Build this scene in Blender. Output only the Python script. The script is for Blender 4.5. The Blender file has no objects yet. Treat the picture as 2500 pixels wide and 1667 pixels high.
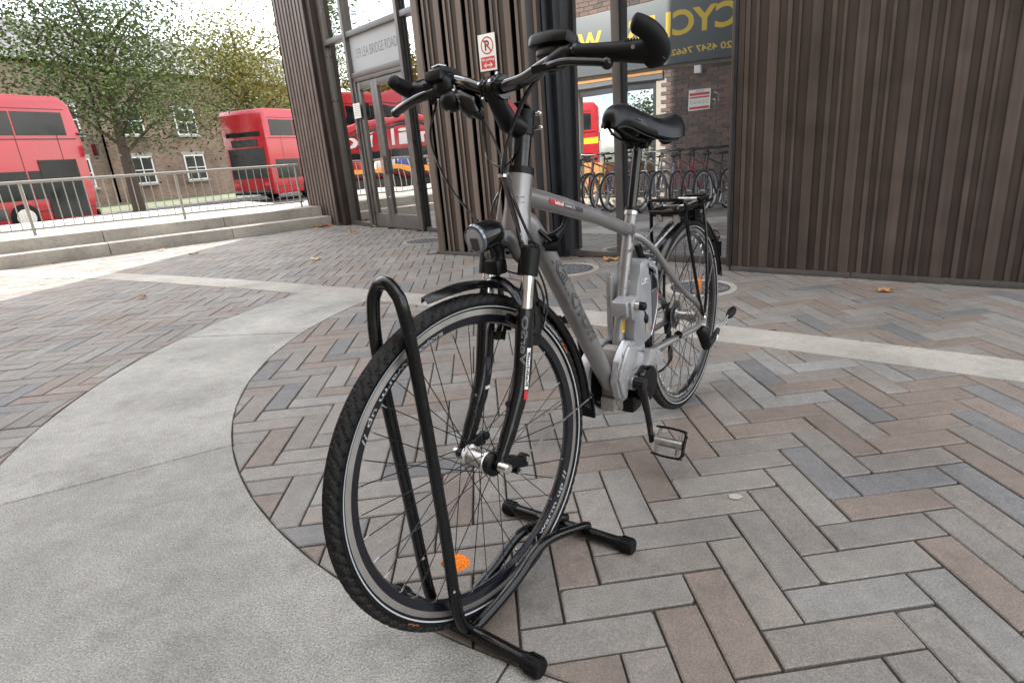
import bpy, bmesh, math, random
import numpy as np
from mathutils import Vector, Matrix
random.seed(7); rng = np.random.default_rng(7)
PI = math.pi
SC = bpy.context.scene
COL = SC.collection

# ------------------------------------------------------------------ camera
cam = bpy.data.cameras.new('camera'); camo = bpy.data.objects.new('camera', cam); COL.objects.link(camo)
RW = Matrix(((0.9978671, -0.0195433, -0.0622841), (-0.0652782, -0.2987464, -0.9520973), (0.0, 0.9541324, -0.2993851)))
# columns: camera x, camera down, camera forward in world space
CX = Vector((0.9978671030, -0.0652782103, 0.0)); CY = Vector((-0.0195433206, -0.2987464984, 0.9541323746))
CZ = Vector((-0.0622840538, -0.9520973085, -0.2993850559))
m = Matrix(((0.9978671030077952, -0.019543320629592627, -0.06228405376658446),
            (-0.065278210260621, -0.29874649844020634, -0.9520973085430321),
            (0.0, 0.9541323746150137, -0.2993850559255009)))
xr, yd, zf = Vector(m[0]), Vector(m[1]), Vector(m[2])
M = Matrix((xr, -yd, -zf)).transposed().to_4x4()
M.translation = Vector((0, 0, 0.95428))
camo.matrix_world = M
cam.sensor_width = 36; cam.lens = 36*1427.513/2500
cam.shift_x = -(1345-1250)/2500; cam.shift_y = -(833.5-815)/2500
cam.clip_start = .02; cam.clip_end = 600
SC.camera = camo

# ------------------------------------------------------------------ world, sun, exposure
SUN_AZ = math.atan2(.115, .993)      # clockwise from +Y
SUN_EL = math.radians(34)
w = bpy.data.worlds.new('World'); SC.world = w; w.use_nodes = True
nt = w.node_tree; nt.nodes.clear()
out = nt.nodes.new('ShaderNodeOutputWorld'); bg = nt.nodes.new('ShaderNodeBackground')
sky = nt.nodes.new('ShaderNodeTexSky'); sky.sky_type = 'NISHITA'; sky.sun_disc = False
sky.sun_elevation = SUN_EL; sky.sun_rotation = SUN_AZ; sky.air_density = 1.0; sky.dust_density = 2.5; sky.ozone_density = 1.0
tc = nt.nodes.new('ShaderNodeTexCoord'); mp = nt.nodes.new('ShaderNodeMapping'); mp.inputs['Scale'].default_value = (1, 1, 2.6)
nz = nt.nodes.new('ShaderNodeTexNoise'); nz.inputs['Scale'].default_value = 2.6; nz.inputs['Detail'].default_value = 7; nz.inputs['Roughness'].default_value = .6
rp = nt.nodes.new('ShaderNodeValToRGB'); rp.color_ramp.elements[0].position = .40; rp.color_ramp.elements[1].position = .60
mx = nt.nodes.new('ShaderNodeMixRGB'); mx.inputs['Color2'].default_value = (8.2, 7.9, 7.5, 1)
nt.links.new(tc.outputs['Generated'], mp.inputs['Vector']); nt.links.new(mp.outputs[0], nz.inputs['Vector'])
nt.links.new(nz.outputs['Fac'], rp.inputs[0]); nt.links.new(rp.outputs[0], mx.inputs['Fac'])
nt.links.new(sky.outputs[0], mx.inputs['Color1']); nt.links.new(mx.outputs[0], bg.inputs['Color'])
bg.inputs['Strength'].default_value = 0.15
nt.links.new(bg.outputs[0], out.inputs['Surface'])
sl = bpy.data.lights.new('sun', 'SUN'); sl.energy = 3.2; sl.angle = math.radians(.53); sl.color = (1, .95, .87)
so = bpy.data.objects.new('sun', sl); COL.objects.link(so)
sdir = Vector((math.sin(SUN_AZ)*math.cos(SUN_EL), math.cos(SUN_AZ)*math.cos(SUN_EL), math.sin(SUN_EL)))
so.rotation_euler = sdir.to_track_quat('Z', 'Y').to_euler(); so.location = (0, 0, 20)
SC.view_settings.view_transform = 'Standard'; SC.view_settings.look = 'None'
SC.view_settings.exposure = 1.88; SC.view_settings.gamma = 1; SC.view_settings.use_curve_mapping = False
SC.render.engine = 'CYCLES'
cy = SC.cycles; cy.max_bounces = 8; cy.diffuse_bounces = 3; cy.glossy_bounces = 5; cy.transparent_max_bounces = 8
cy.caustics_reflective = False; cy.caustics_refractive = False; cy.sample_clamp_indirect = 6

# ------------------------------------------------------------------ materials
def mat(name, col, rough=.5, metal=0., coat=0., spec=.5, noise=None, bump=None, nscale=60, emit=None):
    """noise=(scale, amount) varies value; bump=(scale, strength, distance)"""
    mt = bpy.data.materials.new(name); mt.use_nodes = True
    t = mt.node_tree; b = t.nodes['Principled BSDF']
    b.inputs['Base Color'].default_value = (*col, 1); b.inputs['Roughness'].default_value = rough
    b.inputs['Metallic'].default_value = metal; b.inputs['Coat Weight'].default_value = coat
    b.inputs['Specular IOR Level'].default_value = spec
    if coat: b.inputs['Coat Roughness'].default_value = .06
    g = t.nodes.new('ShaderNodeNewGeometry')
    if noise:
        n = t.nodes.new('ShaderNodeTexNoise'); n.inputs['Scale'].default_value = noise[0]; n.inputs['Detail'].default_value = 6
        t.links.new(g.outputs['Position'], n.inputs['Vector'])
        h = t.nodes.new('ShaderNodeHueSaturation'); h.inputs['Color'].default_value = (*col, 1)
        mr = t.nodes.new('ShaderNodeMapRange'); mr.inputs[1].default_value = .3; mr.inputs[2].default_value = .7
        mr.inputs[3].default_value = 1-noise[1]; mr.inputs[4].default_value = 1+noise[1]
        t.links.new(n.outputs['Fac'], mr.inputs[0]); t.links.new(mr.outputs[0], h.inputs['Value'])
        t.links.new(h.outputs[0], b.inputs['Base Color'])
        mr2 = t.nodes.new('ShaderNodeMapRange'); mr2.inputs[1].default_value = .3; mr2.inputs[2].default_value = .7
        mr2.inputs[3].default_value = max(.03, rough-.08); mr2.inputs[4].default_value = min(1, rough+.12)
        t.links.new(n.outputs['Fac'], mr2.inputs[0]); t.links.new(mr2.outputs[0], b.inputs['Roughness'])
    if bump:
        n = t.nodes.new('ShaderNodeTexNoise'); n.inputs['Scale'].default_value = bump[0]; n.inputs['Detail'].default_value = 5
        t.links.new(g.outputs['Position'], n.inputs['Vector'])
        bp = t.nodes.new('ShaderNodeBump'); bp.inputs['Strength'].default_value = bump[1]; bp.inputs['Distance'].default_value = bump[2]
        t.links.new(n.outputs['Fac'], bp.inputs['Height']); t.links.new(bp.outputs[0], b.inputs['Normal'])
    if emit:
        b.inputs['Emission Color'].default_value = (*emit, 1); b.inputs['Emission Strength'].default_value = 1
    return mt

def stone(name, col, speck=1.0, stain=.20, joint=False):
    """granular concrete: fine dark and light grit over broad staining"""
    mt = bpy.data.materials.new(name); mt.use_nodes = True; t = mt.node_tree; L = t.links.new
    b = t.nodes['Principled BSDF']; b.inputs['Roughness'].default_value = .66; b.inputs['Specular IOR Level'].default_value = .55
    g = t.nodes.new('ShaderNodeNewGeometry'); oi = t.nodes.new('ShaderNodeObjectInfo')
    def noise(s, d=4, r=.6):
        n = t.nodes.new('ShaderNodeTexNoise'); n.inputs['Scale'].default_value = s; n.inputs['Detail'].default_value = d
        n.inputs['Roughness'].default_value = r; L(g.outputs['Position'], n.inputs['Vector']); return n
    def rng_(src, a, b_, c, d):
        r = t.nodes.new('ShaderNodeMapRange'); r.inputs[1].default_value = a; r.inputs[2].default_value = b_
        r.inputs[3].default_value = c; r.inputs[4].default_value = d; L(src, r.inputs[0]); return r.outputs[0]
    def mul(a, b_):
        k = t.nodes.new('ShaderNodeMath'); k.operation = 'MULTIPLY'; L(a, k.inputs[0]); L(b_, k.inputs[1]); return k.outputs[0]
    big = noise(2.3, 6); mid = noise(24, 5); fine = noise(210, 4, .8); fleck = noise(430, 1)
    blot = noise(6.5, 9, .72); v0 = rng_(blot.outputs['Fac'], .54, .70, 1, 1-stain*.9)
    v = mul(mul(v0, rng_(big.outputs['Fac'], .3, .7, 1-stain, 1+stain)), rng_(mid.outputs['Fac'], .3, .7, .88, 1.10))
    v = mul(v, rng_(fine.outputs['Fac'], .3, .7, 1-.42*speck, 1+.38*speck))
    v = mul(v, rng_(fleck.outputs['Fac'], .66, .74, 1, 1+.8*speck))
    v = mul(v, rng_(oi.outputs['Random'], 0, 1, .88, 1.12))
    h = t.nodes.new('ShaderNodeHueSaturation'); h.inputs['Color'].default_value = (*col, 1); L(v, h.inputs['Value'])
    L(h.outputs[0], b.inputs['Base Color'])
    bp = t.nodes.new('ShaderNodeBump'); bp.inputs['Strength'].default_value = .7; bp.inputs['Distance'].default_value = .0018
    L(fine.outputs['Fac'], bp.inputs['Height']); L(bp.outputs[0], b.inputs['Normal'])
    return mt

def glass(name, fac, tint=(.9, .95, .95), wav=.0, dark=(.012, .016, .018)):
    """dark tinted glazing: mirror reflection over a nearly black pane, slightly wavy"""
    mt = bpy.data.materials.new(name); mt.use_nodes = True; t = mt.node_tree; L = t.links.new
    t.nodes.remove(t.nodes['Principled BSDF']); o = t.nodes['Material Output']
    gl = t.nodes.new('ShaderNodeBsdfGlossy'); gl.inputs['Roughness'].default_value = .004; gl.inputs['Color'].default_value = (*tint, 1)
    df = t.nodes.new('ShaderNodeBsdfDiffuse'); df.inputs['Color'].default_value = (*dark, 1)
    fr = t.nodes.new('ShaderNodeFresnel'); fr.inputs['IOR'].default_value = 1.6
    mr = t.nodes.new('ShaderNodeMapRange'); mr.inputs[1].default_value = 0; mr.inputs[2].default_value = 1; mr.inputs[3].default_value = fac; mr.inputs[4].default_value = 1
    mxs = t.nodes.new('ShaderNodeMixShader')
    L(fr.outputs[0], mr.inputs[0]); L(mr.outputs[0], mxs.inputs[0]); L(df.outputs[0], mxs.inputs[1]); L(gl.outputs[0], mxs.inputs[2]); L(mxs.outputs[0], o.inputs[0])
    if wav:
        g = t.nodes.new('ShaderNodeNewGeometry'); n = t.nodes.new('ShaderNodeTexNoise'); n.inputs['Scale'].default_value = 1.6; n.inputs['Detail'].default_value = 1
        L(g.outputs['Position'], n.inputs['Vector']); bp = t.nodes.new('ShaderNodeBump'); bp.inputs['Distance'].default_value = wav; bp.inputs['Strength'].default_value = 1
        L(n.outputs['Fac'], bp.inputs['Height']); L(bp.outputs[0], gl.inputs['Normal'])
    return mt

PAV = [stone('paver_grey', (.224, .210, .192)), stone('paver_blue_grey', (.170, .168, .168)), stone('paver_buff', (.232, .210, .188)),
       stone('paver_brown', (.215, .176, .150)), stone('paver_pale', (.25, .243, .228))]
PAVW = [.31, .09, .25, .27, .08]
CONC = stone('pale_concrete', (.38, .358, .32), 1.3, .22)
CONC2 = stone('near_concrete', (.325, .318, .292), 1.9, .30)
JOINT = mat('joint_sand', (.045, .045, .035), .95, noise=(9, .6), bump=(400, .5, .002))
def moss():
    t = JOINT.node_tree; b = t.nodes['Principled BSDF']; g = t.nodes.new('ShaderNodeNewGeometry')
    n = t.nodes.new('ShaderNodeTexNoise'); n.inputs['Scale'].default_value = 2.2; n.inputs['Detail'].default_value = 6
    r = t.nodes.new('ShaderNodeValToRGB'); r.color_ramp.elements[0].position = .45; r.color_ramp.elements[1].position = .68
    r.color_ramp.elements[0].color = (.050, .048, .042, 1); r.color_ramp.elements[1].color = (.085, .090, .045, 1)
    t.links.new(g.outputs['Position'], n.inputs['Vector']); t.links.new(n.outputs['Fac'], r.inputs[0]); t.links.new(r.outputs[0], b.inputs['Base Color'])
moss()
ASPH = mat('asphalt', (.055, .055, .058), .9, noise=(6, .2), bump=(300, .4, .003))
PAVE = mat('street_pavement', (.42, .40, .37), .9, noise=(3, .12))
GRASS = mat('distant_ground', (.10, .12, .06), .95, noise=(1.2, .3))
BLACK = mat('gloss_black', (.002, .0022, .0028), .20, coat=.2, spec=.35, noise=(14, .3))
BLACKT = mat('black_tube', (.002, .0022, .0027), .22, coat=.25, spec=.3, noise=(25, .35), bump=(60, .05, .001))
PLASTIC = mat('black_plastic', (.0025, .0025, .003), .38, spec=.26, noise=(40, .3))
RUBBER = mat('rubber', (.0035, .0035, .004), .55, spec=.22, noise=(22, .35), bump=(500, .25, .0006))
TREAD = mat('tyre_tread', (.0105, .010, .0095), .62, spec=.28, noise=(30, .45), bump=(300, .3, .0006))
SADDLE = mat('saddle_skin', (.003, .0038, .0055), .36, spec=.38, noise=(30, .2), bump=(900, .12, .0004))
FRAME = mat('frame_grey', (.265, .258, .26), .36, metal=.6, noise=(12, .08), bump=(900, .05, .0002))
SILVER = mat('silver_cover', (.43, .435, .45), .30, metal=.55, noise=(16, .08))
BATT = mat('battery_silver', (.31, .32, .34), .36, metal=.35, noise=(16, .08))
CAST = mat('cast_alloy', (.30, .285, .26), .55, metal=.3, noise=(45, .2), bump=(220, .25, .001))
CHROME = mat('polished_steel', (.68, .67, .66), .16, metal=1, noise=(30, .15))
ALLOY = mat('brushed_alloy', (.50, .49, .47), .30, metal=.9, noise=(35, .15))
RIMT = mat('rim_track', (.36, .34, .325), .33, metal=.75, noise=(18, .12))
RIMB = mat('rim_black', (.004, .005, .009), .28, coat=.3)
REFL = mat('reflective_strip', (.40, .42, .44), .5)
SPOKE = mat('spoke_steel', (.035, .038, .045), .3, metal=.7)
ORANGE = mat('orange_reflector', (.85, .20, .01), .25, coat=.6, noise=(260, .35), bump=(420, .6, .002))
WHITEP = mat('white_print', (.75, .75, .75), .5)
RIMP = mat('worn_white_print', (.36, .37, .38), .5, noise=(60, .3))
DARKP = mat('dark_print', (.035, .037, .045), .5)
REDP = mat('red_print', (.45, .02, .03), .45)
YELP = mat('yellow_sticker', (.80, .50, .02), .45)
LENS = mat('lamp_lens', (.42, .44, .46), .12, metal=.35, coat=.6, bump=(320, .8, .003))
LENSD = mat('lamp_reflector', (.02, .02, .025), .12, coat=.8)
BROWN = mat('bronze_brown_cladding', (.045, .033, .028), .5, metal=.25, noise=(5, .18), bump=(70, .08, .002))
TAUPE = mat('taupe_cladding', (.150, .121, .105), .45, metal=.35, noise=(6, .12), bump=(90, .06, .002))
DARKC = mat('dark_window_metal', (.022, .024, .030), .40, metal=.3, noise=(6, .2))
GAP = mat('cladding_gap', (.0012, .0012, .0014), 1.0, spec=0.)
ALU = mat('window_aluminium', (.115, .108, .105), .36, metal=.45, noise=(8, .1))
ALUL = mat('door_aluminium', (.165, .155, .148), .34, metal=.45, noise=(8, .1))
G_DOOR = glass('door_glass', .74, (.97, .97, .95), .004)
G_SHOPL = glass('shop_glass_clear', .55, (.95, .98, 1), .0010, (.05, .055, .06))
G_SHOP = glass('shop_glass', .42, (.93, .97, 1), .0012, (.036, .042, .050))
def streak(mt, amt=.22):
    t = mt.node_tree; L = t.links.new; b = t.nodes['Principled BSDF']; src = b.inputs['Base Color'].links[0].from_socket
    g = t.nodes.new('ShaderNodeNewGeometry'); mp_ = t.nodes.new('ShaderNodeMapping'); mp_.inputs['Scale'].default_value = (38, 38, 1.1); n = t.nodes.new('ShaderNodeTexNoise')
    n.inputs['Scale'].default_value = 1; n.inputs['Detail'].default_value = 5; L(g.outputs['Position'], mp_.inputs[0]); L(mp_.outputs[0], n.inputs['Vector'])
    r = t.nodes.new('ShaderNodeMapRange'); r.inputs[1].default_value = .3; r.inputs[2].default_value = .7; r.inputs[3].default_value = 1-amt; r.inputs[4].default_value = 1+amt; L(n.outputs['Fac'], r.inputs[0])
    oi = t.nodes.new('ShaderNodeObjectInfo'); r2_ = t.nodes.new('ShaderNodeMapRange'); r2_.inputs[3].default_value = .88; r2_.inputs[4].default_value = 1.14; L(oi.outputs['Random'], r2_.inputs[0])
    k = t.nodes.new('ShaderNodeMath'); k.operation = 'MULTIPLY'; L(r.outputs[0], k.inputs[0]); L(r2_.outputs[0], k.inputs[1])
    h = t.nodes.new('ShaderNodeHueSaturation'); L(src, h.inputs['Color']); L(k.outputs[0], h.inputs['Value']); L(h.outputs[0], b.inputs['Base Color'])
streak(BROWN); streak(TAUPE)
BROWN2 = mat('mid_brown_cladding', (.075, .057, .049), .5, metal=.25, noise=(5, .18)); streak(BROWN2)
FROST = mat('frosted_panel', (.40, .43, .45), .5)
FROSTT = mat('frosted_lettering', (.13, .14, .15), .6)
PAPER = mat('paper', (.78, .78, .76), .7)
SIGNW = mat('sign_white', (.80, .83, .80), .35, noise=(20, .05))
SIGNR = mat('sign_red', (.55, .035, .045), .35)
SIGNK = mat('sign_black', (.03, .035, .05), .4)
BRICK = [mat('brick_brown', (.16, .115, .10), .9, noise=(60, .2)), mat('brick_dark', (.11, .085, .078), .9, noise=(60, .2)), mat('brick_red_brown', (.20, .13, .105), .9, noise=(60, .2))]
MORTAR = mat('mortar', (.50, .44, .37), .95, noise=(20, .1))
SHOPG = mat('shop_sign_grey', (.085, .10, .11), .5)
SHOPY = mat('shop_sign_yellow', (.62, .44, .03), .5)
WOOD = mat('orange_wood', (.45, .22, .07), .6, noise=(8, .15))
BUSR = mat('bus_red', (.40, .013, .020), .28, coat=.5, noise=(.9, .10))
BUSK = mat('bus_window', (.012, .015, .016), .10, spec=.35, noise=(1.3, .6))
TRUCKO = mat('truck_orange', (.80, .30, .03), .4)
TRUCKK = mat('truck_black', (.02, .02, .022), .4)
BARK = mat('bark', (.10, .075, .055), .9, noise=(20, .3))
LEAFG = mat('leaves_green', (.075, .11, .022), .55, noise=(2.5, .5))
LEAFY = mat('leaves_yellow_green', (.17, .175, .03), .55, noise=(2.5, .5))
DRYLEAF = mat('dry_leaf', (.42, .22, .08), .7, noise=(60, .3))
DRYLEAF2 = mat('pale_dry_leaf', (.55, .42, .27), .7, noise=(60, .3))
IRON = mat('cast_iron', (.05, .052, .058), .55, metal=.4, noise=(40, .3))
RAIL = mat('railing_paint', (.30, .29, .27), .5)

# ------------------------------------------------------------------ mesh builder
ROOTLOC = {}
class MB:
    def __init__(s, T=None): s.v = []; s.f = []; s.mi = []; s.cur = 0; s.T = T
    def add(s, vs, fs, mi=None):
        k = len(s.v); mi = s.cur if mi is None else mi
        for p in vs: s.v.append(tuple(p))
        for f in fs: s.f.append([i+k for i in f]); s.mi.append(mi)
    def box(s, c, d, X=(1, 0, 0), Z=(0, 0, 1), mi=None):
        X = Vector(X).normalized(); Z = Vector(Z).normalized(); Y = Z.cross(X).normalized(); Z = X.cross(Y)
        c = Vector(c); vs = []
        for sx in (-1, 1):
            for sy in (-1, 1):
                for sz in (-1, 1): vs.append(c+X*(sx*d[0]/2)+Y*(sy*d[1]/2)+Z*(sz*d[2]/2))
        s.add(vs, [(0, 1, 3, 2), (4, 6, 7, 5), (0, 4, 5, 1), (2, 3, 7, 6), (0, 2, 6, 4), (1, 5, 7, 3)], mi); return s
    def tube(s, pts, r, n=10, caps=True, closed=False, mi=None, flat=None, up=None):
        P = [Vector(p) for p in pts]; N = len(P); rs = r if isinstance(r, (list, tuple)) else [r]*N
        tan = []
        for i in range(N):
            a = P[(i-1) % N] if (closed or i > 0) else P[i]; b = P[(i+1) % N] if (closed or i < N-1) else P[i]
            tan.append((b-a).normalized())
        if up is not None: u = Vector(up)
        else:
            u = Vector((0, 0, 1)) if abs(tan[0].z) < .9 else Vector((1, 0, 0))
        vs = []; fs = []
        for i in range(N):
            u = (u-tan[i]*u.dot(tan[i]))
            u = u.normalized() if u.length > 1e-6 else tan[i].orthogonal().normalized()
            v = tan[i].cross(u)
            fl = flat if flat else (1, 1)
            for k in range(n):
                a = 2*PI*k/n; vs.append(P[i]+u*(math.cos(a)*rs[i]*fl[0])+v*(math.sin(a)*rs[i]*fl[1]))
        for i in range(N if closed else N-1):
            j = (i+1) % N
            for k in range(n): fs.append((i*n+k, i*n+(k+1) % n, j*n+(k+1) % n, j*n+k))
        if caps and not closed: fs.append(tuple(range(n-1, -1, -1))); fs.append(tuple((N-1)*n+k for k in range(n)))
        s.add(vs, fs, mi); return s
    def cyl(s, a, b, r, r2=None, n=16, mi=None): return s.tube([a, b], [r, r if r2 is None else r2], n, mi=mi)
    def lathe(s, prof, c, ax, n=48, closed=False, mis=None, a0=0., a1=2*PI, u=None):
        ax = Vector(ax).normalized(); c = Vector(c); u = Vector(u) if u is not None else ax.orthogonal().normalized(); v = ax.cross(u)
        full = abs(a1-a0-2*PI) < 1e-6; na = n if full else n+1; vs = []
        for i in range(na):
            a = a0+(a1-a0)*i/n; d = u*math.cos(a)+v*math.sin(a)
            for (r, h) in prof: vs.append(c+d*r+ax*h)
        P = len(prof)
        for i in range(n):
            j = (i+1) % na
            for k in range(P if closed else P-1):
                l = (k+1) % P
                s.f.append([x+len(s.v) for x in (i*P+k, j*P+k, j*P+l, i*P+l)]); s.mi.append(mis[k] if mis else s.cur)
        s.v += [tuple(x) for x in vs]; return s
    def prism(s, poly, vec, mi=None):
        P = [Vector(p) for p in poly]; v = Vector(vec); n = len(P)
        s.add(P+[p+v for p in P], [tuple(range(n))[::-1], tuple(range(n, 2*n))]+[(i, (i+1) % n, n+(i+1) % n, n+i) for i in range(n)], mi); return s
    def ball(s, c, r, n=12, m=8, mi=None, Z=(0, 0, 1), X=(1, 0, 0)):
        r = (r, r, r) if not isinstance(r, (tuple, list)) else r
        X = Vector(X).normalized(); Z = Vector(Z).normalized(); Y = Z.cross(X).normalized(); c = Vector(c)
        vs = [c+Z*r[2]]; fs = []
        for i in range(1, m):
            t = PI*i/m
            for k in range(n):
                a = 2*PI*k/n; vs.append(c+X*(r[0]*math.sin(t)*math.cos(a))+Y*(r[1]*math.sin(t)*math.sin(a))+Z*(r[2]*math.cos(t)))
        vs.append(c-Z*r[2]); L = len(vs)-1
        for k in range(n):
            fs.append((0, 1+k, 1+(k+1) % n)); fs.append((L, 1+(m-2)*n+(k+1) % n, 1+(m-2)*n+k))
            for i in range(m-2): fs.append((1+i*n+k, 1+(i+1)*n+k, 1+(i+1)*n+(k+1) % n, 1+i*n+(k+1) % n))
        s.add(vs, fs, mi); return s
    def grid(s, rows, mi=None, closeu=False):
        n = len(rows[0]); vs = [p for r in rows for p in r]; fs = []
        for i in range(len(rows)-1):
            for k in range(n if closeu else n-1): fs.append((i*n+k, i*n+(k+1) % n, (i+1)*n+(k+1) % n, (i+1)*n+k))
        s.add(vs, fs, mi); return s
    def data(s, name, mats, org, bevel=0, angle=35, recalc=True):
        T = s.T; o = Vector(org)
        vs = [(T(p) if T else Vector(p))-o for p in s.v]
        me = bpy.data.meshes.new(name); me.from_pydata(vs, [], s.f)
        for mm in (mats if isinstance(mats, (list, tuple)) else [mats]): me.materials.append(mm)
        me.polygons.foreach_set('material_index', s.mi)
        if recalc or bevel:
            bm = bmesh.new(); bm.from_mesh(me)
            if recalc: bmesh.ops.recalc_face_normals(bm, faces=bm.faces)
            if bevel:
                es = [e for e in bm.edges if len(e.link_faces) == 2 and e.calc_face_angle(0) > .5]
                bmesh.ops.bevel(bm, geom=es, offset=bevel, segments=2, affect='EDGES', profile=.6, clamp_overlap=True)
            bm.to_mesh(me); bm.free()
        me.shade_smooth(); me.set_sharp_from_angle(angle=math.radians(angle)); me.update()
        return me
    def build(s, name, mats, parent=None, bevel=0, angle=35, org=None, recalc=True):
        if org is None: org = ROOTLOC.get(parent.name, (0, 0, 0)) if parent else (0, 0, 0)
        me = s.data(name, mats, org, bevel, angle, recalc)
        o = bpy.data.objects.new(name, me); COL.objects.link(o)
        if parent: o.parent = parent
        else: o.location = org
        ROOTLOC[o.name] = Vector(org); return o
def thing(name, loc, label, cat, group=None):
    o = bpy.data.objects.new(name, None); COL.objects.link(o); o.location = loc; o.empty_display_size = .1
    o['label'] = label; o['category'] = cat
    if group: o['group'] = group
    ROOTLOC[o.name] = Vector(loc); return o
def tag(o, label=None, cat=None, group=None, kind=None):
    if label: o['label'] = label
    if cat: o['category'] = cat
    if group: o['group'] = group
    if kind: o['kind'] = kind
    return o
def link_copy(o, parent):
    c = bpy.data.objects.new(o.name, o.data) if False else o.copy(); COL.objects.link(c); c.parent = parent
    ROOTLOC[c.name] = ROOTLOC.get(o.name, Vector((0, 0, 0))); return c
def curve_pts(P, k=6, closed=False):
    P = [Vector(p) for p in P]; n = len(P); o = []
    for i in range(n if closed else n-1):
        a, b, c, d = P[(i-1) % n] if (closed or i > 0) else P[i]*2-P[i+1], P[i], P[(i+1) % n], P[(i+2) % n] if (closed or i+2 < n) else P[i+1]*2-P[i]
        for j in range(k):
            t = j/k; o.append(.5*((2*b)+(c-a)*t+(2*a-5*b+4*c-d)*t*t+(3*b-a-3*c+d)*t**3))
    if not closed: o.append(P[-1])
    return o
def arc_r(P, r, k=5):
    """polyline with rounded corners"""
    P = [Vector(p) for p in P]; o = [P[0]]
    for i in range(1, len(P)-1):
        a, b, c = P[i-1], P[i], P[i+1]; u = (a-b); v = (c-b); rr = min(r, u.length*.45, v.length*.45)
        s, e = b+u.normalized()*rr, b+v.normalized()*rr
        for j in range(k+1):
            t = j/k; o.append(s*(1-t)**2+b*(2*t*(1-t))+e*t*t)
    o.append(P[-1]); return o
_tc = {}
def text_geo(body, bold=0., outline=0., slant=0.):
    key = (body, bold, outline, slant)
    if key in _tc: return _tc[key]
    cu = bpy.data.curves.new('t', 'FONT'); cu.body = body; cu.size = 1; cu.offset = bold; cu.shear = slant; cu.resolution_u = 4
    if outline: cu.fill_mode = 'NONE'; cu.bevel_depth = outline; cu.bevel_resolution = 0
    ob = bpy.data.objects.new('t', cu); COL.objects.link(ob)
    dg = bpy.context.evaluated_depsgraph_get(); dg.update(); me = ob.evaluated_get(dg).to_mesh()
    V = [tuple(v.co) for v in me.vertices]; F = [tuple(p.vertices) for p in me.polygons]
    ob.evaluated_get(dg).to_mesh_clear(); bpy.data.objects.remove(ob); bpy.data.curves.remove(cu)
    xs = [v[0] for v in V]; ys = [v[1] for v in V]; a, b, c, d = min(xs), max(xs), min(ys), max(ys)
    V = [((x-a)/(b-a), (y-c)/(d-c), z) for x, y, z in V]
    _tc[key] = (V, F); return _tc[key]
def put_text(mb, body, fn, mi=0, **k):
    """fn maps (u, v) in the unit box of the text to a point"""
    V, F = text_geo(body, **k); mb.add([fn(x, y) for x, y, z in V], F, mi); return mb
def plane_fn(o, X, Y, w, h):
    o, X, Y = Vector(o), Vector(X).normalized(), Vector(Y).normalized()
    return lambda u, v: o+X*(u*w)+Y*(v*h)

# ------------------------------------------------------------------ layout frames
g0 = Vector((.9, 5.0, 0)); AV = Vector((-.8111, .5850, 0)); BV = -AV; NV = Vector((-.5850, -.8111, 0))   # shop front plane
def S(b, d=0, z=0): return g0+BV*b+NV*d+Vector((0, 0, z))          # b along the front to the right, d out to the plaza
g1 = Vector((-2.04, 8.585, 0)); A1 = Vector((-.6884, .7254, 0)); N1 = Vector((-.7254, -.6884, 0))          # door wall
def D(a, d=0, z=0): return g1+A1*a+N1*d+Vector((0, 0, z))
UP = Vector((0, 0, 1))
L0 = Vector((-3.46, 9.76, 0)); SD = Vector((-.75, -.66, 0)).normalized(); SN = Vector((-.66, .75, 0)).normalized()  # steps

# ------------------------------------------------------------------ ground
CN = (1.036, 3.168); RN = 2.54; RN2 = 3.3
CB = (-19.3958, -25.5610); RB1 = 34.787; RB2 = 35.054
mb = MB(); mb.add([(-9.6, -7, -.012), (9, -7, -.012), (9, 16, -.012), (-2.9, 16, -.012), (L0.x, L0.y, -.012), tuple(L0+SD*9+Vector((0, 0, -.012)))], [(0, 1, 2, 3, 4, 5)])
mb.add([(-9.6, -7, -.5), (9, -7, -.5), (9, 16, -.5), (-2.9, 16, -.5), (L0.x, L0.y, -.5), tuple(L0+SD*9+Vector((0, 0, -.5)))], [])
plaza = tag(mb.build('plaza_ground', JOINT), 'dark sand bed between the herringbone pavers', kind='structure')

def clip(poly, p, n):
    """keep the side n points to"""
    o = []
    for i in range(len(poly)):
        a, b = poly[i], poly[(i+1) % len(poly)]
        da = (a[0]-p[0])*n[0]+(a[1]-p[1])*n[1]; db = (b[0]-p[0])*n[0]+(b[1]-p[1])*n[1]
        if da >= 0: o.append(a)
        if (da >= 0) != (db >= 0):
            t = da/(da-db); o.append((a[0]+(b[0]-a[0])*t, a[1]+(b[1]-a[1])*t))
    return o
def circ_clip(poly, c, r, inside, gap=.003):
    cx = sum(p[0] for p in poly)/len(poly)-c[0]; cyy = sum(p[1] for p in poly)/len(poly)-c[1]; d = math.hypot(cx, cyy); n = (cx/d, cyy/d)
    rr = r-gap if inside else r+gap
    return clip(poly, (c[0]+n[0]*rr, c[1]+n[1]*rr), (-n[0], -n[1]) if inside else n)
def area(p): return abs(sum(p[i][0]*p[(i+1) % len(p)][1]-p[(i+1) % len(p)][0]*p[i][1] for i in range(len(p))))/2
def shrink(poly, g):
    # offset a convex polygon inwards
    A = sum(poly[i][0]*poly[(i+1) % len(poly)][1]-poly[(i+1) % len(poly)][0]*poly[i][1] for i in range(len(poly)))
    if A < 0: poly = poly[::-1]
    q = poly
    for i in range(len(poly)):
        a, b = poly[i], poly[(i+1) % len(poly)]; dx, dy = b[0]-a[0], b[1]-a[1]; l = math.hypot(dx, dy)
        if l < 1e-5: continue
        n = (-dy/l, dx/l); q = clip(q, (a[0]+n[0]*g, a[1]+n[1]*g), n)
        if len(q) < 3: return []
    return q
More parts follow.
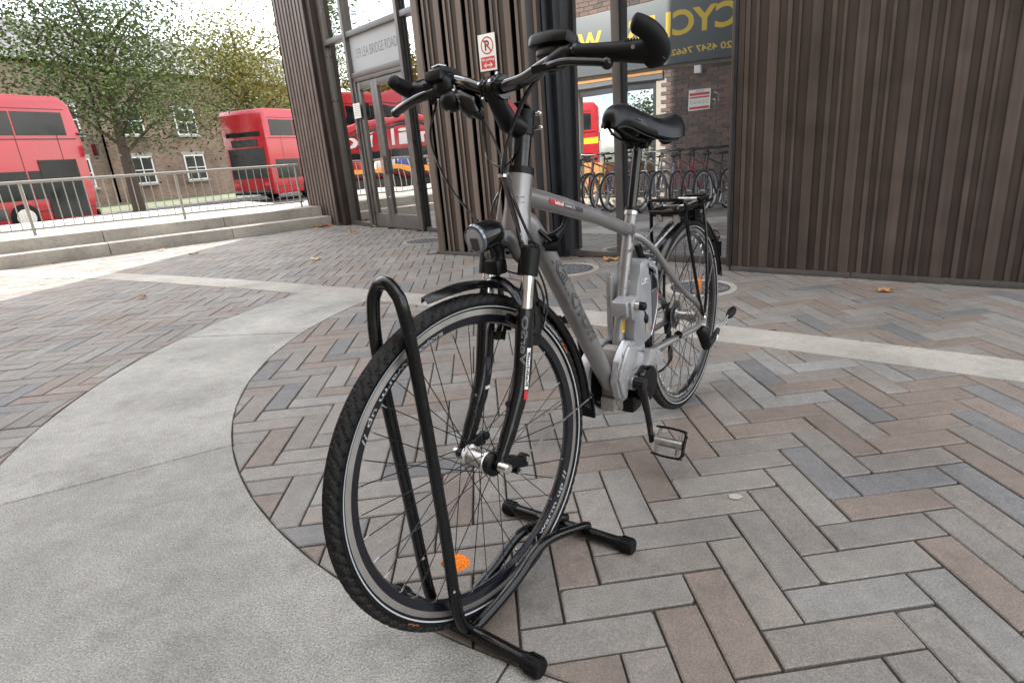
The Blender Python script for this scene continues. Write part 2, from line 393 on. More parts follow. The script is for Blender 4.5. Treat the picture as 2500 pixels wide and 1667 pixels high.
def rough_poly(p, j=.0009, chip=.16):
    q = []
    n = len(p)
    for i in range(n):
        a = (p[i][0]+random.uniform(-j, j), p[i][1]+random.uniform(-j, j))
        if random.random() < chip:
            l_ = random.uniform(.004, .012); u_ = random.uniform(.3, 1.2)
            for o_, s_ in ((p[(i-1) % n], 1), (p[(i+1) % n], u_)):
                dx, dy = o_[0]-a[0], o_[1]-a[1]; d_ = math.hypot(dx, dy)
                if d_ < .03: q.append(a); break
                q.append((a[0]+dx/d_*l_*s_, a[1]+dy/d_*l_*s_))
        else: q.append(a)
    return q
def paver_faces(poly, z, tilt=(0, 0), c=None, ch=.0035, dep=.02):
    n = len(poly); c = c or (sum(p[0] for p in poly)/n, sum(p[1] for p in poly)/n)
    top = shrink(poly, ch)
    if len(top) != n: top = [(c[0]+(p[0]-c[0])*.97, c[1]+(p[1]-c[1])*.97) for p in poly]
    A = sum(poly[i][0]*poly[(i+1) % n][1]-poly[(i+1) % n][0]*poly[i][1] for i in range(n))
    if A < 0: poly = poly[::-1]
    zz = lambda p: z+tilt[0]*(p[0]-c[0])+tilt[1]*(p[1]-c[1])
    # match start corner
    k = min(range(n), key=lambda k: (top[k][0]-poly[0][0])**2+(top[k][1]-poly[0][1])**2); top = top[k:]+top[:k]
    vs = [(p[0], p[1], zz(p)) for p in top]+[(p[0], p[1], zz(p)-.0028) for p in poly]+[(p[0], p[1], z-dep) for p in poly]
    fs = [tuple(range(n))]+[(i, n+i, n+(i+1) % n, (i+1) % n) for i in range(n)]+[(n+i, 2*n+i, 2*n+(i+1) % n, n+(i+1) % n) for i in range(n)]
    return vs, fs
PM = .0970; PA = math.radians(6.03); PO = (-.0211, 1.0973); pu = (math.cos(PA), math.sin(PA)); pv = (-pu[1], pu[0])
def pw(i, j): return (PO[0]+PM*(i*pu[0]+j*pv[0]), PO[1]+PM*(i*pu[1]+j*pv[1]))
def inplaza(x, y):
    if y < -2.5 or x < -9.2 or x > 4.6: return False
    if (Vector((x, y, 0))-L0).dot(SN) > -.02: return False
    q = Vector((x, y, 0))
    if (q-g0).dot(NV) < (-.02 if (q-g0).dot(BV) > -.9 else .28) and (q-g0).dot(BV) > -2.3: return False
    if (q-g1).dot(N1) < .0 and (q-g1).dot(A1) > -3: return False
    if (q-g0).dot(NV) > 6.72: return False
    return True
def in_view(x, y):
    d = Vector((x, y, -.954)); c = (d.dot(xr), d.dot(yd), d.dot(zf))
    if c[2] < .1: return False
    px = 1345+1427.5*c[0]/c[2]; py = 815+1427.5*c[1]/c[2]
    return -150 < px < 2650 and -100 < py < 1800
pieces = []
for fam in (0, 1):
    for k in range(-140, 140):
        for q in range(-26, 26):
            if fam == 0: x0, y0, wx, wy = k+6*q, k-1, 3, 1
            else: x0, y0, wx, wy = k+6*q, k, 1, 3
            cxy = pw(x0+wx/2, y0+wy/2)
            if not inplaza(*cxy): continue
            poly = [pw(x0, y0), pw(x0+wx, y0), pw(x0+wx, y0+wy), pw(x0, y0+wy)]
            poly = shrink(poly, .0024+.0008*random.random())
            full = area(poly); jobs = []
            dB = math.hypot(cxy[0]-CB[0], cxy[1]-CB[1])
            if dB > RB2-.2: jobs.append([(CB, RB2, False)])
            if dB < RB1+.2:
                dn = math.hypot(cxy[0]-CN[0], cxy[1]-CN[1])
                if dn < RN+.2: jobs.append([(CB, RB1, True), (CN, RN, True)])
                if dn > RN2-.2: jobs.append([(CB, RB1, True), (CN, RN2, False)])
            for cons in jobs:
                p = poly; cut = False
                for (c, r, ins) in cons:
                    ds = [math.hypot(a[0]-c[0], a[1]-c[1]) for a in p]
                    ok = all(x < r-.002 for x in ds) if ins else all(x > r+.002 for x in ds)
                    if not ok:
                        p = circ_clip(p, c, r, ins); cut = True
                        if len(p) < 3: break
                if len(p) < 3 or area(p) < .12*full*.5: continue
                pieces.append((math.hypot(cxy[0], cxy[1]) if in_view(*cxy) else 99, cxy, fam, p, cut))
pieces.sort(key=lambda t: t[0])
def pick(): return int(rng.choice(5, p=PAVW))
proto = {}
stuff = MB(); last = -1
for i, (dist, cxy, fam, p, cut) in enumerate(pieces):
    mi = pick(); z = random.uniform(-.0022, .0010); tilt = (random.uniform(-.006, .006), random.uniform(-.006, .006))
    if i < 300 and dist < 50:
        if cut:
            b = MB(); b.add(*paver_faces(p, z, tilt)); me = b.data('paver', PAV[mi], (0, 0, 0), recalc=False, angle=20)
            o = bpy.data.objects.new('paver', me)
        else:
            key = (fam, mi, random.randrange(6))
            if key not in proto:
                wx, wy = ((3, 1), (1, 3))[fam]; q = [(a[0]*PM*pu[0]+a[1]*PM*pv[0], a[0]*PM*pu[1]+a[1]*PM*pv[1]) for a in ((-wx/2, -wy/2), (wx/2, -wy/2), (wx/2, wy/2), (-wx/2, wy/2))]
                b = MB(); b.add(*paver_faces(rough_poly(shrink(q, .0029)), 0)); proto[key] = b.data('paver', PAV[mi], (0, 0, 0), recalc=False, angle=20)
            o = bpy.data.objects.new('paver', proto[key]); o.location = (cxy[0], cxy[1], z); o.rotation_euler = (tilt[0]*.7, tilt[1]*.7, random.uniform(-.004, .004))
        COL.objects.link(o); o.parent = plaza
    else:
        stuff.add(*paver_faces(rough_poly(p) if dist < 12 and not cut else p, z, tilt), mi)
o = stuff.build('paver_field', PAV, plaza, recalc=False, angle=20); o['kind'] = 'stuff'
def clip_poly(P):
    cx = sum(p[0] for p in P)/len(P)-CB[0]; cyy = sum(p[1] for p in P)/len(P)-CB[1]; d = math.hypot(cx, cyy); n = (cx/d, cyy/d)
    return clip(P, (CB[0]+n[0]*(RB1-.003), CB[1]+n[1]*(RB1-.003)), (-n[0], -n[1]))
# concrete ribbon and near concrete ring: separate slabs
def arc_slab(c, r1, r2, a0, a1, z, mtl, n=10, gap=.003, skew=0, cl=False):
    P = []
    for i in range(n+1):
        a = a0+(a1-a0)*i/n; P.append((c[0]+math.cos(a)*r2, c[1]+math.sin(a)*r2))
    for i in range(n, -1, -1):
        a = a0+(a1-a0)*i/n+skew; P.append((c[0]+math.cos(a)*r1, c[1]+math.sin(a)*r1))
    if cl: P = clip_poly(P)
    m_ = len(P)
    if m_ < 4: return
    if cl and m_ != 2*n+2:
        b = MB(); b.prism([(p[0], p[1], z-.03) for p in P], (0, 0, .03)); return b.build('concrete_slab', mtl, plaza, angle=25)
    b = MB(); ce = (sum(p[0] for p in P)/m_, sum(p[1] for p in P)/m_)
    vs = []; N = n+1
    for dz, g in ((0, .004), (-.003, 0), (-.03, 0)):
        for idx, p in enumerate(P):
            dx, dy = ce[0]-p[0], ce[1]-p[1]; l = math.hypot(dx, dy); vs.append((p[0]+dx/l*g, p[1]+dy/l*g, z+dz))
    fs = [(i, i+1, m_-2-i, m_-1-i) for i in range(n)]+[(i, (i+1) % m_, m_+(i+1) % m_, m_+i) for i in range(m_)]+[(m_+i, m_+(i+1) % m_, 2*m_+(i+1) % m_, 2*m_+i) for i in range(m_)]
    b.add(vs, fs); return b.build('concrete_slab', mtl, plaza, angle=25)
ta = lambda x, y: math.atan2(y-CB[1], x-CB[0])
st = ta(.35, 3.2); seg = 1.62/RB1; g = .002/RB1
for k in range(-4, 9):
    a0 = ta(-1.17, 4.15)+k*seg
    c_ = (CB[0]+math.cos(a0)*RB1, CB[1]+math.sin(a0)*RB1)
    if inplaza(*c_) or inplaza(CB[0]+math.cos(a0+seg)*RB1, CB[1]+math.sin(a0+seg)*RB1): arc_slab(CB, RB1+.002, RB2-.002, a0+g, a0+seg-g, .0005, CONC, skew=.16/RB1)
an = math.atan2(.91-CN[1], -.124-CN[0])
for k in range(-9, 3):
    w_ = math.radians(34); a0 = an+k*w_; mid = (CN[0]+math.cos(a0+w_/2)*2.9, CN[1]+math.sin(a0+w_/2)*2.9)
    arc_slab(CN, RN+.003, RN2-.003, a0+.001, a0+w_-.001, 0.0, CONC2, n=14, cl=True)
# manhole covers
def manhole(c, r, label, bars=9, rot=.2):
    t = thing('manhole_cover', (c[0], c[1], 0), label, 'manhole cover', 'round drain covers in the paving')
    b = MB(); b.lathe([(r*.82, .001), (r*.83, .0045), (r, .0045), (r+.004, -.004)], (c[0], c[1], 0), UP, 40); b.build('concrete_ring', CONC, t)
    b = MB(); b.lathe([(r*.82, -.004), (r*.82, .003), (r*.78, .003), (r*.78, -.004)], (c[0], c[1], 0), UP, 40)
    b.lathe([(r*.78, .0008), (.0001, .0008)], (c[0], c[1], 0), UP, 40); b.build('iron_frame', IRON, t)
    b = MB()
    for k in range(-bars//2, bars//2+1):
        x = k*r*1.5/bars; L_ = math.sqrt(max(0, (r*.75)**2-x*x))
        if L_ < .02: continue
        nn = max(1, int(L_*2/.05))
        for j in range(nn):
            y = -L_+(j+.5)*2*L_/nn
            p = Vector((c[0]+x*math.cos(rot)-y*math.sin(rot), c[1]+x*math.sin(rot)+y*math.cos(rot), .001))
            b.box(p, (r*1.3/bars*.62, 2*L_/nn*.72, .008), X=(math.cos(rot), math.sin(rot), 0))
    b.build('grate', mat('grate_stone', (.16, .165, .18), .8, noise=(60, .3)), t); return t
manhole((.17, 4.80), .265, 'round grated drain cover in front of the shop window, seen behind the down tube', rot=.7)
manhole((-1.44, 7.10), .27, 'round grated drain cover beside the left foot of the brown cladding', rot=.3)
manhole((1.03, 3.86), .24, 'round grated drain cover seen through the rear wheel spokes', rot=.5)

# steps and landing
b = MB()
def strip(mb_, o0, o1, z, zb, l0=0, l1=9.5, mi=0):
    P = [L0+SD*l0+SN*o0, L0+SD*l1+SN*o0, L0+SD*l1+SN*o1, L0+SD*l0+SN*o1]
    mb_.prism([(p.x, p.y, zb) for p in P], (0, 0, z-zb), mi)
steps = thing('stone_steps', tuple(L0+SD*4), 'two pale stone steps rising from the plaza to the railing', 'steps')
nseg = 6
for k in range(nseg):
    b = MB(); strip(b, .0, .34, .15, -.1, k*1.5+.004, (k+1)*1.5-.004); b.build('step_block', CONC, steps, bevel=.006)
    b = MB(); strip(b, .344, 4.4, .30, -.6, k*1.5+.004, (k+1)*1.5-.004); b.build('step_block', CONC, steps, bevel=.006)
# street level
b = MB()
SV = Vector((.361, .9326, 0)).normalized(); TV = Vector((SV.y, -SV.x, 0))  # street axis, and across towards the plaza
LB = Vector((-18.3, 14.8, -.5))
def T_(s_, t_, z=0): return LB+SV*s_+TV*t_+Vector((0, 0, z))
b.add([(-300, -300, -.56), (300, -300, -.56), (300, 300, -.56), (-300, 300, -.56)], [(0, 1, 2, 3)])
tag(b.build('distant_ground', GRASS), 'grassy ground stretching to the horizon beyond the road', kind='structure')
b = MB(); b.add([T_(-70, -6), T_(90, -6), T_(90, 5.2), T_(-70, 5.2)], [(0, 1, 2, 3)])
tag(b.build('road', ASPH), 'grey asphalt road with the buses', kind='structure')
b = MB(); P = [T_(-70, 5.2), T_(90, 5.2), T_(90, 22), T_(-70, 22)]; b.prism([p+Vector((0, 0, -.05)) for p in P], (0, 0, .17))
tag(b.build('street_pavement', PAVE), 'sunlit pale pavement between railing and road', kind='structure')
b = MB(); b.box(T_(10, 5.1, .06), (160, .16, .13), X=SV); tag(b.build('road_kerb', CONC), 'pale kerb edging the road', kind='structure')
b = MB(); b.box(T_(10, -5.2, .004), (160, .1, .004), X=SV)
for k in range(-10, 14): b.box(T_(k*6, 0.2, .004), (2.4, .12, .004), X=SV)
tag(b.build('road_markings', WHITEP), 'white dashed line on the road', kind='structure')
# railing
rl = thing('metal_railing', tuple(L0+SN*.8+SD*3), 'metal railing of thin upright bars above the stone steps', 'railing')
b = MB(); b.cyl(L0+SN*.8+SD*.1+UP*.98, L0+SN*.8+SD*9+UP*.98, .02, n=8); b.build('top_rail', RAIL, rl)
b = MB(); b.cyl(L0+SN*.8+SD*.1+UP*.38, L0+SN*.8+SD*9+UP*.38, .014, n=8); b.build('bottom_rail', RAIL, rl)
b = MB(); b.cyl((0, 0, .38), (0, 0, .98), .007, n=6); bd = b.data('bar', RAIL, (0, 0, 0))
b = MB(); b.cyl((0, 0, .30), (0, 0, .98), .02, n=8); pd = b.data('post', RAIL, (0, 0, 0))
for k in range(80):
    p = L0+SN*.8+SD*(.15+k*.11)
    o = bpy.data.objects.new('post' if k % 16 == 0 else 'bar', pd if k % 16 == 0 else bd); COL.objects.link(o); o.parent = rl; o.location = Vector((p.x, p.y, 0))-rl.location

# ------------------------------------------------------------------ building on the right: cladding, doors, shop window
H = 3.3
bld = thing('clad_building', tuple(S(-1.6, .3)), 'brown ribbed metal clad building with aluminium doors and shop window', 'building')
# backing masses (upper floors shade the plaza)
b = MB()
b.prism([S(-2.22, .22, .0), S(-.87, .22, .0), S(-.87, -1.2, 0), S(-2.22, -1.2, 0)], (0, 0, 12)); b.build('pier_core', GAP, bld)
b = MB(); b.prism([S(-2.2, .05, H), S(5.2, .05, H), S(5.2, -11, H), S(-2.2, -11, H)], (0, 0, 8.9)); b.build('upper_wall', BROWN, bld)
b = MB(); b.prism([D(-3, -.15, 4.2), D(2.2, .12, 4.2), D(2.2, -.1, 4.2)+Vector((1.0, 9, 0)), D(-3, -4, 4.2)], (0, 0, 8)); b.build('upper_wall', BROWN, bld)
def ext(mb_, fn, b0, b1, d0, d1, z0, z1, mi=None):
    mb_.prism([fn(b0, d0, z0), fn(b1, d0, z0), fn(b1, d1, z0), fn(b0, d1, z0)], (0, 0, z1-z0), mi)
# main cladding: corner post, then sawtooth ribs
b = MB(); ext(b, S, -2.235, -2.155, .05, .315, .035, H); b.build('corner_post', [TAUPE], bld, bevel=.002)
b = MB(); ext(b, S, -2.24, -1.55, .24, .325, 0, .033); b.build('base_rail', ALU, bld, bevel=.002)
b = MB(); ext(b, S, -1.545, -.93, .24, .325, 0, .033); b.build('base_rail', ALU, bld, bevel=.002)
def rib_mesh(x0, last=None):
    """one cladding board: taupe strips proud of brown ones, lit and shaded faces put into their colour"""
    f = .305; xs = [0, .029, .068, .087, .151, .214]; ds = [0, .009, 0, .011, 0]; cols = [0, 1, 0, 1, 0]  # darker strips and steps carry the shade of side faces in their colour
    q = MB(); P = []
    for i in range(5): P += [(xs[i], f-ds[i], cols[i]), (xs[i+1], f-ds[i], cols[i])]
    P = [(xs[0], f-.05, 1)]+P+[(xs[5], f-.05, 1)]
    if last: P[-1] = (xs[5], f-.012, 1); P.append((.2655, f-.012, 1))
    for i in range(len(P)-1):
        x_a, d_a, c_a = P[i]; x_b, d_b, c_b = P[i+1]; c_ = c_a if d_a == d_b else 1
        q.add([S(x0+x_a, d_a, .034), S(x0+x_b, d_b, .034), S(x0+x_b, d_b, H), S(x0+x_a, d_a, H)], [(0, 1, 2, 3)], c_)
    return q
x = -2.105
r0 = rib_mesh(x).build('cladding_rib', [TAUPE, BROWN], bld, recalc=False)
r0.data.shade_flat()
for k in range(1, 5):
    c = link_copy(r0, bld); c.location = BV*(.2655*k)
b = MB(); ext(b, S, -2.16, -.95, .26, .292, .034, H); b.build('backing_panel', GAP, bld)
b = MB(); ext(b, S, -.965, -.93, .12, .31, .034, H); b.build('edge_trim', [TAUPE], bld, bevel=.002)
b = MB(); ext(b, S, -.928, -.862, -.02, .312, 0, H); ext(b, S, -.86, -.848, -.02, .2, 0, H)
b.build('jamb_panel', [DARKC], bld, bevel=.003)
b = MB(); ext(b, S, -.846, -.80, -.03, .11, 0, H); b.build('jamb_panel', [DARKC], bld, bevel=.003)
# shop window
b = MB(); ext(b, S, -.80, .694, -.03, .05, 0, .058); b.build('window_sill', ALU, bld, bevel=.003)
b = MB(); ext(b, S, -.283, -.215, -.03, .075, .058, H); b.build('mullion', ALU, bld, bevel=.003)
b = MB(); ext(b, S, -.214, -.196, -.03, .055, .058, H); b.build('mullion_gasket', DARKC, bld)
b = MB(); ext(b, S, .694, .732, -.03, .10, 0, H); b.build('window_frame', ALU, bld, bevel=.003)
b = MB(); ext(b, S, -.80, .694, -.03, .05, H-.1, H); b.build('window_head', ALU, bld, bevel=.003)
def lean_pane(b0, b1, m_):
    q = MB(); za, zb = .058, H-.1; da, db = .040, .040-.018*(H-.16)
    q.prism([S(b0, da, za), S(b1, da, za), S(b1, da-.006, za), S(b0, da-.006, za)], (0, 0, 0)); q = MB()
    A_ = [S(b0, da, za), S(b1, da, za), S(b1, db, zb), S(b0, db, zb)]; q.prism(A_, tuple(NV*-.006)); return q.build('window_pane', m_, bld)
lean_pane(-.80, -.283, G_SHOPL)
lean_pane(-.196, .694, G_SHOP)
# right column and what follows it
b = MB(); ext(b, S, .734, .83, -.02, .10, .0, H); b.build('backing_panel', GAP, bld)
b = MB(); ext(b, S, .787, 1.6, .17, .262, 0, .036); b.build('base_rail', ALU, bld, bevel=.002)
b = MB(); ext(b, S, 1.605, 3.2, .17, .265, 0, .036); b.build('base_rail', ALU, bld, bevel=.002)
b = MB(); ext(b, S, .74, 3.3, -.1, .17, 0, 12); b.build('pier_core', GAP, bld)
b = MB(); ext(b, S, .768, .785, .10, .25, 0, H); b.build('edge_trim', [DARKC], bld)
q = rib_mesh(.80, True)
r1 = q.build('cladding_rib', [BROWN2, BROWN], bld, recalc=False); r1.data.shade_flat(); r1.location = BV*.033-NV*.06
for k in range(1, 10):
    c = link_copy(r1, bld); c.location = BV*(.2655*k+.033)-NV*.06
b = MB(); ext(b, S, .787, .828, .12, .245, .036, H); b.build('corner_post', [BROWN], bld, bevel=.002)

# door wall
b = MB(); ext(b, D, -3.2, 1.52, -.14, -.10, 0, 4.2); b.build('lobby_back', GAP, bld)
def bar(fn, a0, a1, z0, z1, d0=-.04, d1=.05, m_=None, nm='mullion', par=None, bv=.003):
    q = MB(); ext(q, fn, a0, a1, d0, d1, z0, z1); return q.build(nm, m_ or ALUL, par or bld, bevel=bv)
TOP = 4.2
bar(D, 1.44, 1.50, 0, TOP); bar(D, .745, .81, 0, TOP, -.04, .075); bar(D, -.665, -.60, 0, TOP, -.04, .075); bar(D, -2.0, -1.94, 0, TOP)
bar(D, .735, .7449, .02, 2.12, -.04, .03, DARKC, 'mullion_gasket'); bar(D, -.72, -.6651, .0, TOP, -.04, .02, DARKC, 'mullion_gasket')
bar(D, .79, 1.46, .0, .06, -.04, .045, ALU, 'window_sill'); bar(D, -1.95, -.70, .0, .06, -.04, .045, ALU, 'window_sill')
for (a0, a1) in ((.81, 1.44), (-.60, .745), (-1.94, -.70)): bar(D, a0, a1, 2.62, 2.69, -.04, .06, ALUL, 'transom')
bar(D, -.60, .745, 2.09, 2.16, -.04, .06, ALUL, 'transom')
for (a0, a1) in ((.81, 1.44), (-.60, .745), (-1.94, -.70)): bar(D, a0, a1, TOP-.08, TOP, -.04, .05, ALUL, 'window_head')
def pane(fn, a0, a1, z0, z1, m_, d=0.0):
    q = MB(); ext(q, fn, a0, a1, d, d+.006, z0, z1); return q.build('window_pane', m_, bld)
pane(D, .81, 1.44, .06, 2.62, G_DOOR); pane(D, .81, 1.44, 2.69, TOP-.08, G_DOOR); pane(D, -.60, .745, 2.69, TOP-.08, G_DOOR)
pane(D, -1.94, -.72, .06, 2.62, G_DOOR); pane(D, -1.94, -.72, 2.69, TOP-.08, G_DOOR)
b = MB(); ext(b, D, -.60, .745, 0.0, .012, 2.16, 2.62)
fp = b.build('name_panel', FROST, bld)
b = MB(); put_text(b, '159 LEA BRIDGE ROAD', plane_fn(D(.60, .0135, 2.335), -A1, UP, 1.10, .12), bold=-.012)
b.build('lettering', FROSTT, fp)
# doors
def door(a_l, a_r, zt, nm_handle_side):
    dr = MB()
    st_ = .082
    for (x0, x1, z0, z1) in ((a_r, a_r+st_, .012, zt), (a_l-st_, a_l, .012, zt), (a_r+st_, a_l-st_, .012, .21), (a_r+st_, a_l-st_, zt-.10, zt)):
        ext(dr, D, x0, x1, -.025, .032, z0, z1)
    d_ = dr.build('door', [ALUL], bld, bevel=.002)
    q = MB(); ext(q, D, a_r+st_, a_l-st_, 0, .006, .21, zt-.10); q.build('door_pane', G_DOOR, d_)
    q = MB(); h = a_l-.085 if nm_handle_side == 'l' else a_r+.01; ext(q, D, h, h+.085, .033, .037, .78, 1.0); q.build('push_plate', CHROME, d_)
    q = MB(); hc = h+.04; q.cyl(D(hc, .033, .45), D(hc, .045, .45), .016, n=12); q.cyl(D(hc, .033, 1.42), D(hc, .045, 1.42), .013, n=12); q.build('lock_cylinder', CHROME, d_)
    return d_
bar(D, -.598, .735, 2.035, 2.09, -.04, .05, ALUL, 'door_frame'); bar(D, .69, .735, .0, 2.035, -.04, .05, ALUL, 'door_frame'); bar(D, -.598, -.56, 0, 2.035, -.04, .05, ALUL, 'door_frame')
door(.685, .215, 2.03, 'r'); door(.208, -.555, 2.03, 'l')
q = MB(); ext(q, D, .135, .175, .05, .06, .76, 1.02); q.build('pull_handle', TRUCKK, bld, bevel=.002)
q = MB(); ext(q, D, .765, .79, .076, .09, 1.30, 1.45); q.build('intercom', CHROME, bld, bevel=.003)
q = MB(); ext(q, D, .77, .785, .076, .09, 1.12, 1.25); q.build('intercom', CHROME, bld, bevel=.003)
q = MB(); ext(q, D, .75, .765, .076, .085, .72, .80); q.build('door_switch', CHROME, bld, bevel=.002)
b = MB(); ext(b, D, .59, .79, .077, .080, 1.56, 1.76)
nt_ = tag(b.build('paper_notice', PAPER, None, org=tuple(D(.69, .078, 1.56))), 'small white paper notice taped to the frame left of the doors', 'notice')
b = MB()
for k in range(7): b.box(D(.69+random.uniform(-.005, .005), .0812, 1.735-k*.024), (.15-.03*(k % 3 == 2), .0006, .006), X=A1)
b.build('printed_line', mat('notice_ink', (.35, .35, .38), .8), nt_)
# left column with bright ribs
b = MB(); ext(b, D, 1.50, 1.62, -.1, .15, 0, TOP); b.build('corner_panel', [BROWN], bld, bevel=.003)
b = MB(); ext(b, D, 1.622, 2.9, -.3, .12, 0, 12); b.build('pier_core', GAP, bld)
b = MB(); ext(b, D, 1.625, 1.655, .12, .2, .03, 6); b.build('corner_post', [BROWN], bld, bevel=.002)
rr = MB()
pr = [(0, .195), (.052, .195), (.056, .186), (.098, .184), (.102, .15), (.112, .15), (.112, .12), (0, .12)]
rr.prism([D(1.66+x_, d_, .03) for x_, d_ in pr], (0, 0, 6)); r2 = rr.build('cladding_rib', [TAUPE], bld)
for k in range(1, 9): c = link_copy(r2, bld); c.location = A1*(.118*k)
b = MB(); ext(b, D, 1.60, 2.74, .115, .205, 0, .028); b.build('base_rail', ALU, bld)

# no parking sign
sg = thing('no_parking_sign', tuple(S(-2.23+.88, .31, 1.64)), 'small white and red no parking sign with struck out letter on brown cladding', 'sign')
sb0, sb1, sz0, sz1 = -1.452, -1.262, 1.640, 1.930
b = MB(); ext(b, S, sb0, sb1, .318, .321, sz0, sz1); b.build('plate', SIGNW, sg, bevel=.001)
def SP(u, v, d=.3216): return S(sb0+u*(sb1-sb0), d, sz0+v*(sz1-sz0))
b = MB(); b.add([SP(.09, .06), SP(.91, .06), SP(.91, .385), SP(.09, .385)], [(0, 1, 2, 3)]); b.build('red_field', SIGNR, sg)
b = MB(); put_text(b, 'No parking', lambda u, v: SP(.13+u*.74, .255+v*.095, .3222), bold=.012); b.build('lettering', SIGNW, sg); b = MB()
def arrow(sx):
    return [SP(.5+sx*.04, .14, .3222), SP(.5+sx*.13, .14, .3222), SP(.5+sx*.08, .095, .3222), SP(.5+sx*.13, .095, .3222), SP(.5+sx*.25, .155, .3222), SP(.5+sx*.13, .215, .3222), SP(.5+sx*.08, .215, .3222), SP(.5+sx*.13, .17, .3222), SP(.5+sx*.04, .17, .3222)]
b.add([SP(.36, .142, .3222), SP(.64, .142, .3222), SP(.64, .168, .3222), SP(.36, .168, .3222)], [(0, 1, 2, 3)])
for sx in (-1, 1):
    b.add([SP(.5+sx*.26, .155, .3222), SP(.5+sx*.14, .215, .3222), SP(.5+sx*.09, .215, .3222), SP(.5+sx*.19, .155, .3222), SP(.5+sx*.09, .095, .3222), SP(.5+sx*.14, .095, .3222)], [(0, 1, 2, 3), (0, 3, 4, 5)])
b.build('arrow', SIGNW, sg)
b = MB(); cc = (.52, .685); R_ = .070
def CR(a, r): return S(sb0+cc[0]*(sb1-sb0)+math.cos(a)*r, .3222, sz0+cc[1]*(sz1-sz0)+math.sin(a)*r)
for k in range(40): b.add([CR(k*PI/20, R_), CR((k+1)*PI/20, R_), CR((k+1)*PI/20, R_-.011), CR(k*PI/20, R_-.011)], [(0, 1, 2, 3)])
b.add([CR(PI*.77, R_-.004)+NV*.0008, CR(PI*.70, R_-.004)+NV*.0008, CR(-PI*.23, R_-.004)+NV*.0008, CR(-PI*.30, R_-.004)+NV*.0008], [(0, 1, 2, 3)])
b.build('prohibition_ring', SIGNR, sg)
b = MB(); put_text(b, 'P', lambda u, v: SP(.38+u*.27, .545+v*.28, .3224), bold=.02); b.build('letter', SIGNK, sg)
b = MB()
for (u, v) in ((.07, .96), (.93, .96)): b.cyl(SP(u, v, .321), SP(u, v, .3235), .003, n=8)
b.build('screw', ALLOY, sg)

# ------------------------------------------------------------------ opposite brick shop, seen mirrored in the window
DW = 6.7
def W(a, z=0, d=0): return g0+AV*a+NV*(DW+d)+Vector((0, 0, z))
shop = thing('brick_shop', tuple(W(3, 0, .2)), 'dark brick cycle shop with grey and yellow fascia, mirrored in the shop window', 'building')
def wbox(a0, a1, z0, z1, d0, d1, nm, mt_, bv=0, par=None):
    q = MB(); q.prism([W(a0, z0, d0), W(a1, z0, d0), W(a1, z0, d1), W(a0, z0, d1)], (0, 0, z1-z0)); return q.build(nm, mt_, par or shop, bevel=bv)
for (a0, a1, z0, z1) in ((-6, 3.05, 0, 3.68), (4.9, 8, 0, 2.35), (3.05, 8, 2.35, 3.68), (-6, 8, 3.68, 9.5), (3.05, 4.9, 0, .12)):
    wbox(a0, a1, z0, z1, .012, .3, 'mortar_wall', MORTAR)
wbox(-6, 8, 3.6, 3.7, .3, 3.6, 'roof', GAP)
wbox(2.6, 3.04, 0, 3.6, .3, 1.6, 'side_wall', WOOD); wbox(5.9, 6.0, 0, 3.6, .3, 1.0, 'side_wall', WOOD)
wbox(-6, 2.6, 0, 3.6, 3.5, 3.6, 'rear_wall', WOOD); wbox(2.6, 12, 0, .9, 3.5, 3.55, 'rear_wall', WOOD)
wbox(3.05, 3.13, .12, 2.35, .04, .12, 'window_frame', DARKC); wbox(4.88, 4.96, .12, 2.35, -.02, .12, 'window_frame', SIGNW); wbox(3.13, 4.8, 2.22, 2.35, .04, .12, 'window_frame', DARKC)
wbox(2.9, 5.4, 2.45, 2.50, -.04, .012, 'lintel', WOOD); wbox(2.9, 5.4, 2.36, 2.445, -.03, .012, 'lintel', SHOPG)
bricks = []
for r in range(0, 60):
    z0 = .0+r*.0765
    if z0 > 4.95: break
    for k in range(-4, 34):
        a0 = -1.0+k*.226+(.113 if r % 2 else 0); a1 = a0+.216
        if a0 < .2 or a1 > 6.9: continue
        if z0+.066 > 2.58 and z0 < 3.69: continue
        if z0 < 2.35 and a1 > 3.05 and a0 < 4.9: 
            if a0 < 3.0 < a1 and a1 > 3.05: continue
            if not (a1 <= 3.06 or a0 >= 4.9): continue
        vis = 0 if (1.1 < a0 < 5.2 and z0 > .3) else 1
        bricks.append((vis, random.random(), a0, z0))
bricks.sort(); bp_ = {}
bs = MB()
for i, (vis, _, a0, z0) in enumerate(bricks):
    mi = int(rng.choice(3, p=[.5, .3, .2])); pr_ = random.uniform(-.002, .002)
    if i < 296:
        if mi not in bp_:
            q = MB(); o_ = W(0, 0, 0); q.prism([W(0, 0, 0)-o_, W(.216, 0, 0)-o_, W(.216, 0, .02)-o_, W(0, 0, .02)-o_], (0, 0, .066)); bp_[mi] = q.data('brick', BRICK[mi], (0, 0, 0))
        o = bpy.data.objects.new('brick', bp_[mi]); COL.objects.link(o); o.parent = shop; o.location = W(a0, z0, pr_)-shop.location
    else: bs.prism([W(a0, z0, pr_), W(a0+.216, z0, pr_), W(a0+.216, z0, .02), W(a0, z0, .02)], (0, 0, .066), mi)
o = bs.build('brickwork', BRICK, shop); o['kind'] = 'stuff'
fas = MB(); fas.prism([W(.6, 2.57, -.1), W(6.6, 2.57, -.1), W(6.6, 2.57, .01), W(.6, 2.57, .01)], (0, 0, 1.14)); fas = fas.build('fascia_sign', SHOPG, shop, bevel=.01)
def wt(body, a0, a1, z0, z1, m_, par, d=-.101, **k):
    q = MB(); put_text(q, body, lambda u, v: W(a0+(a1-a0)*u, z0+(z1-z0)*v, d), **k); return q.build('lettering', m_, par)
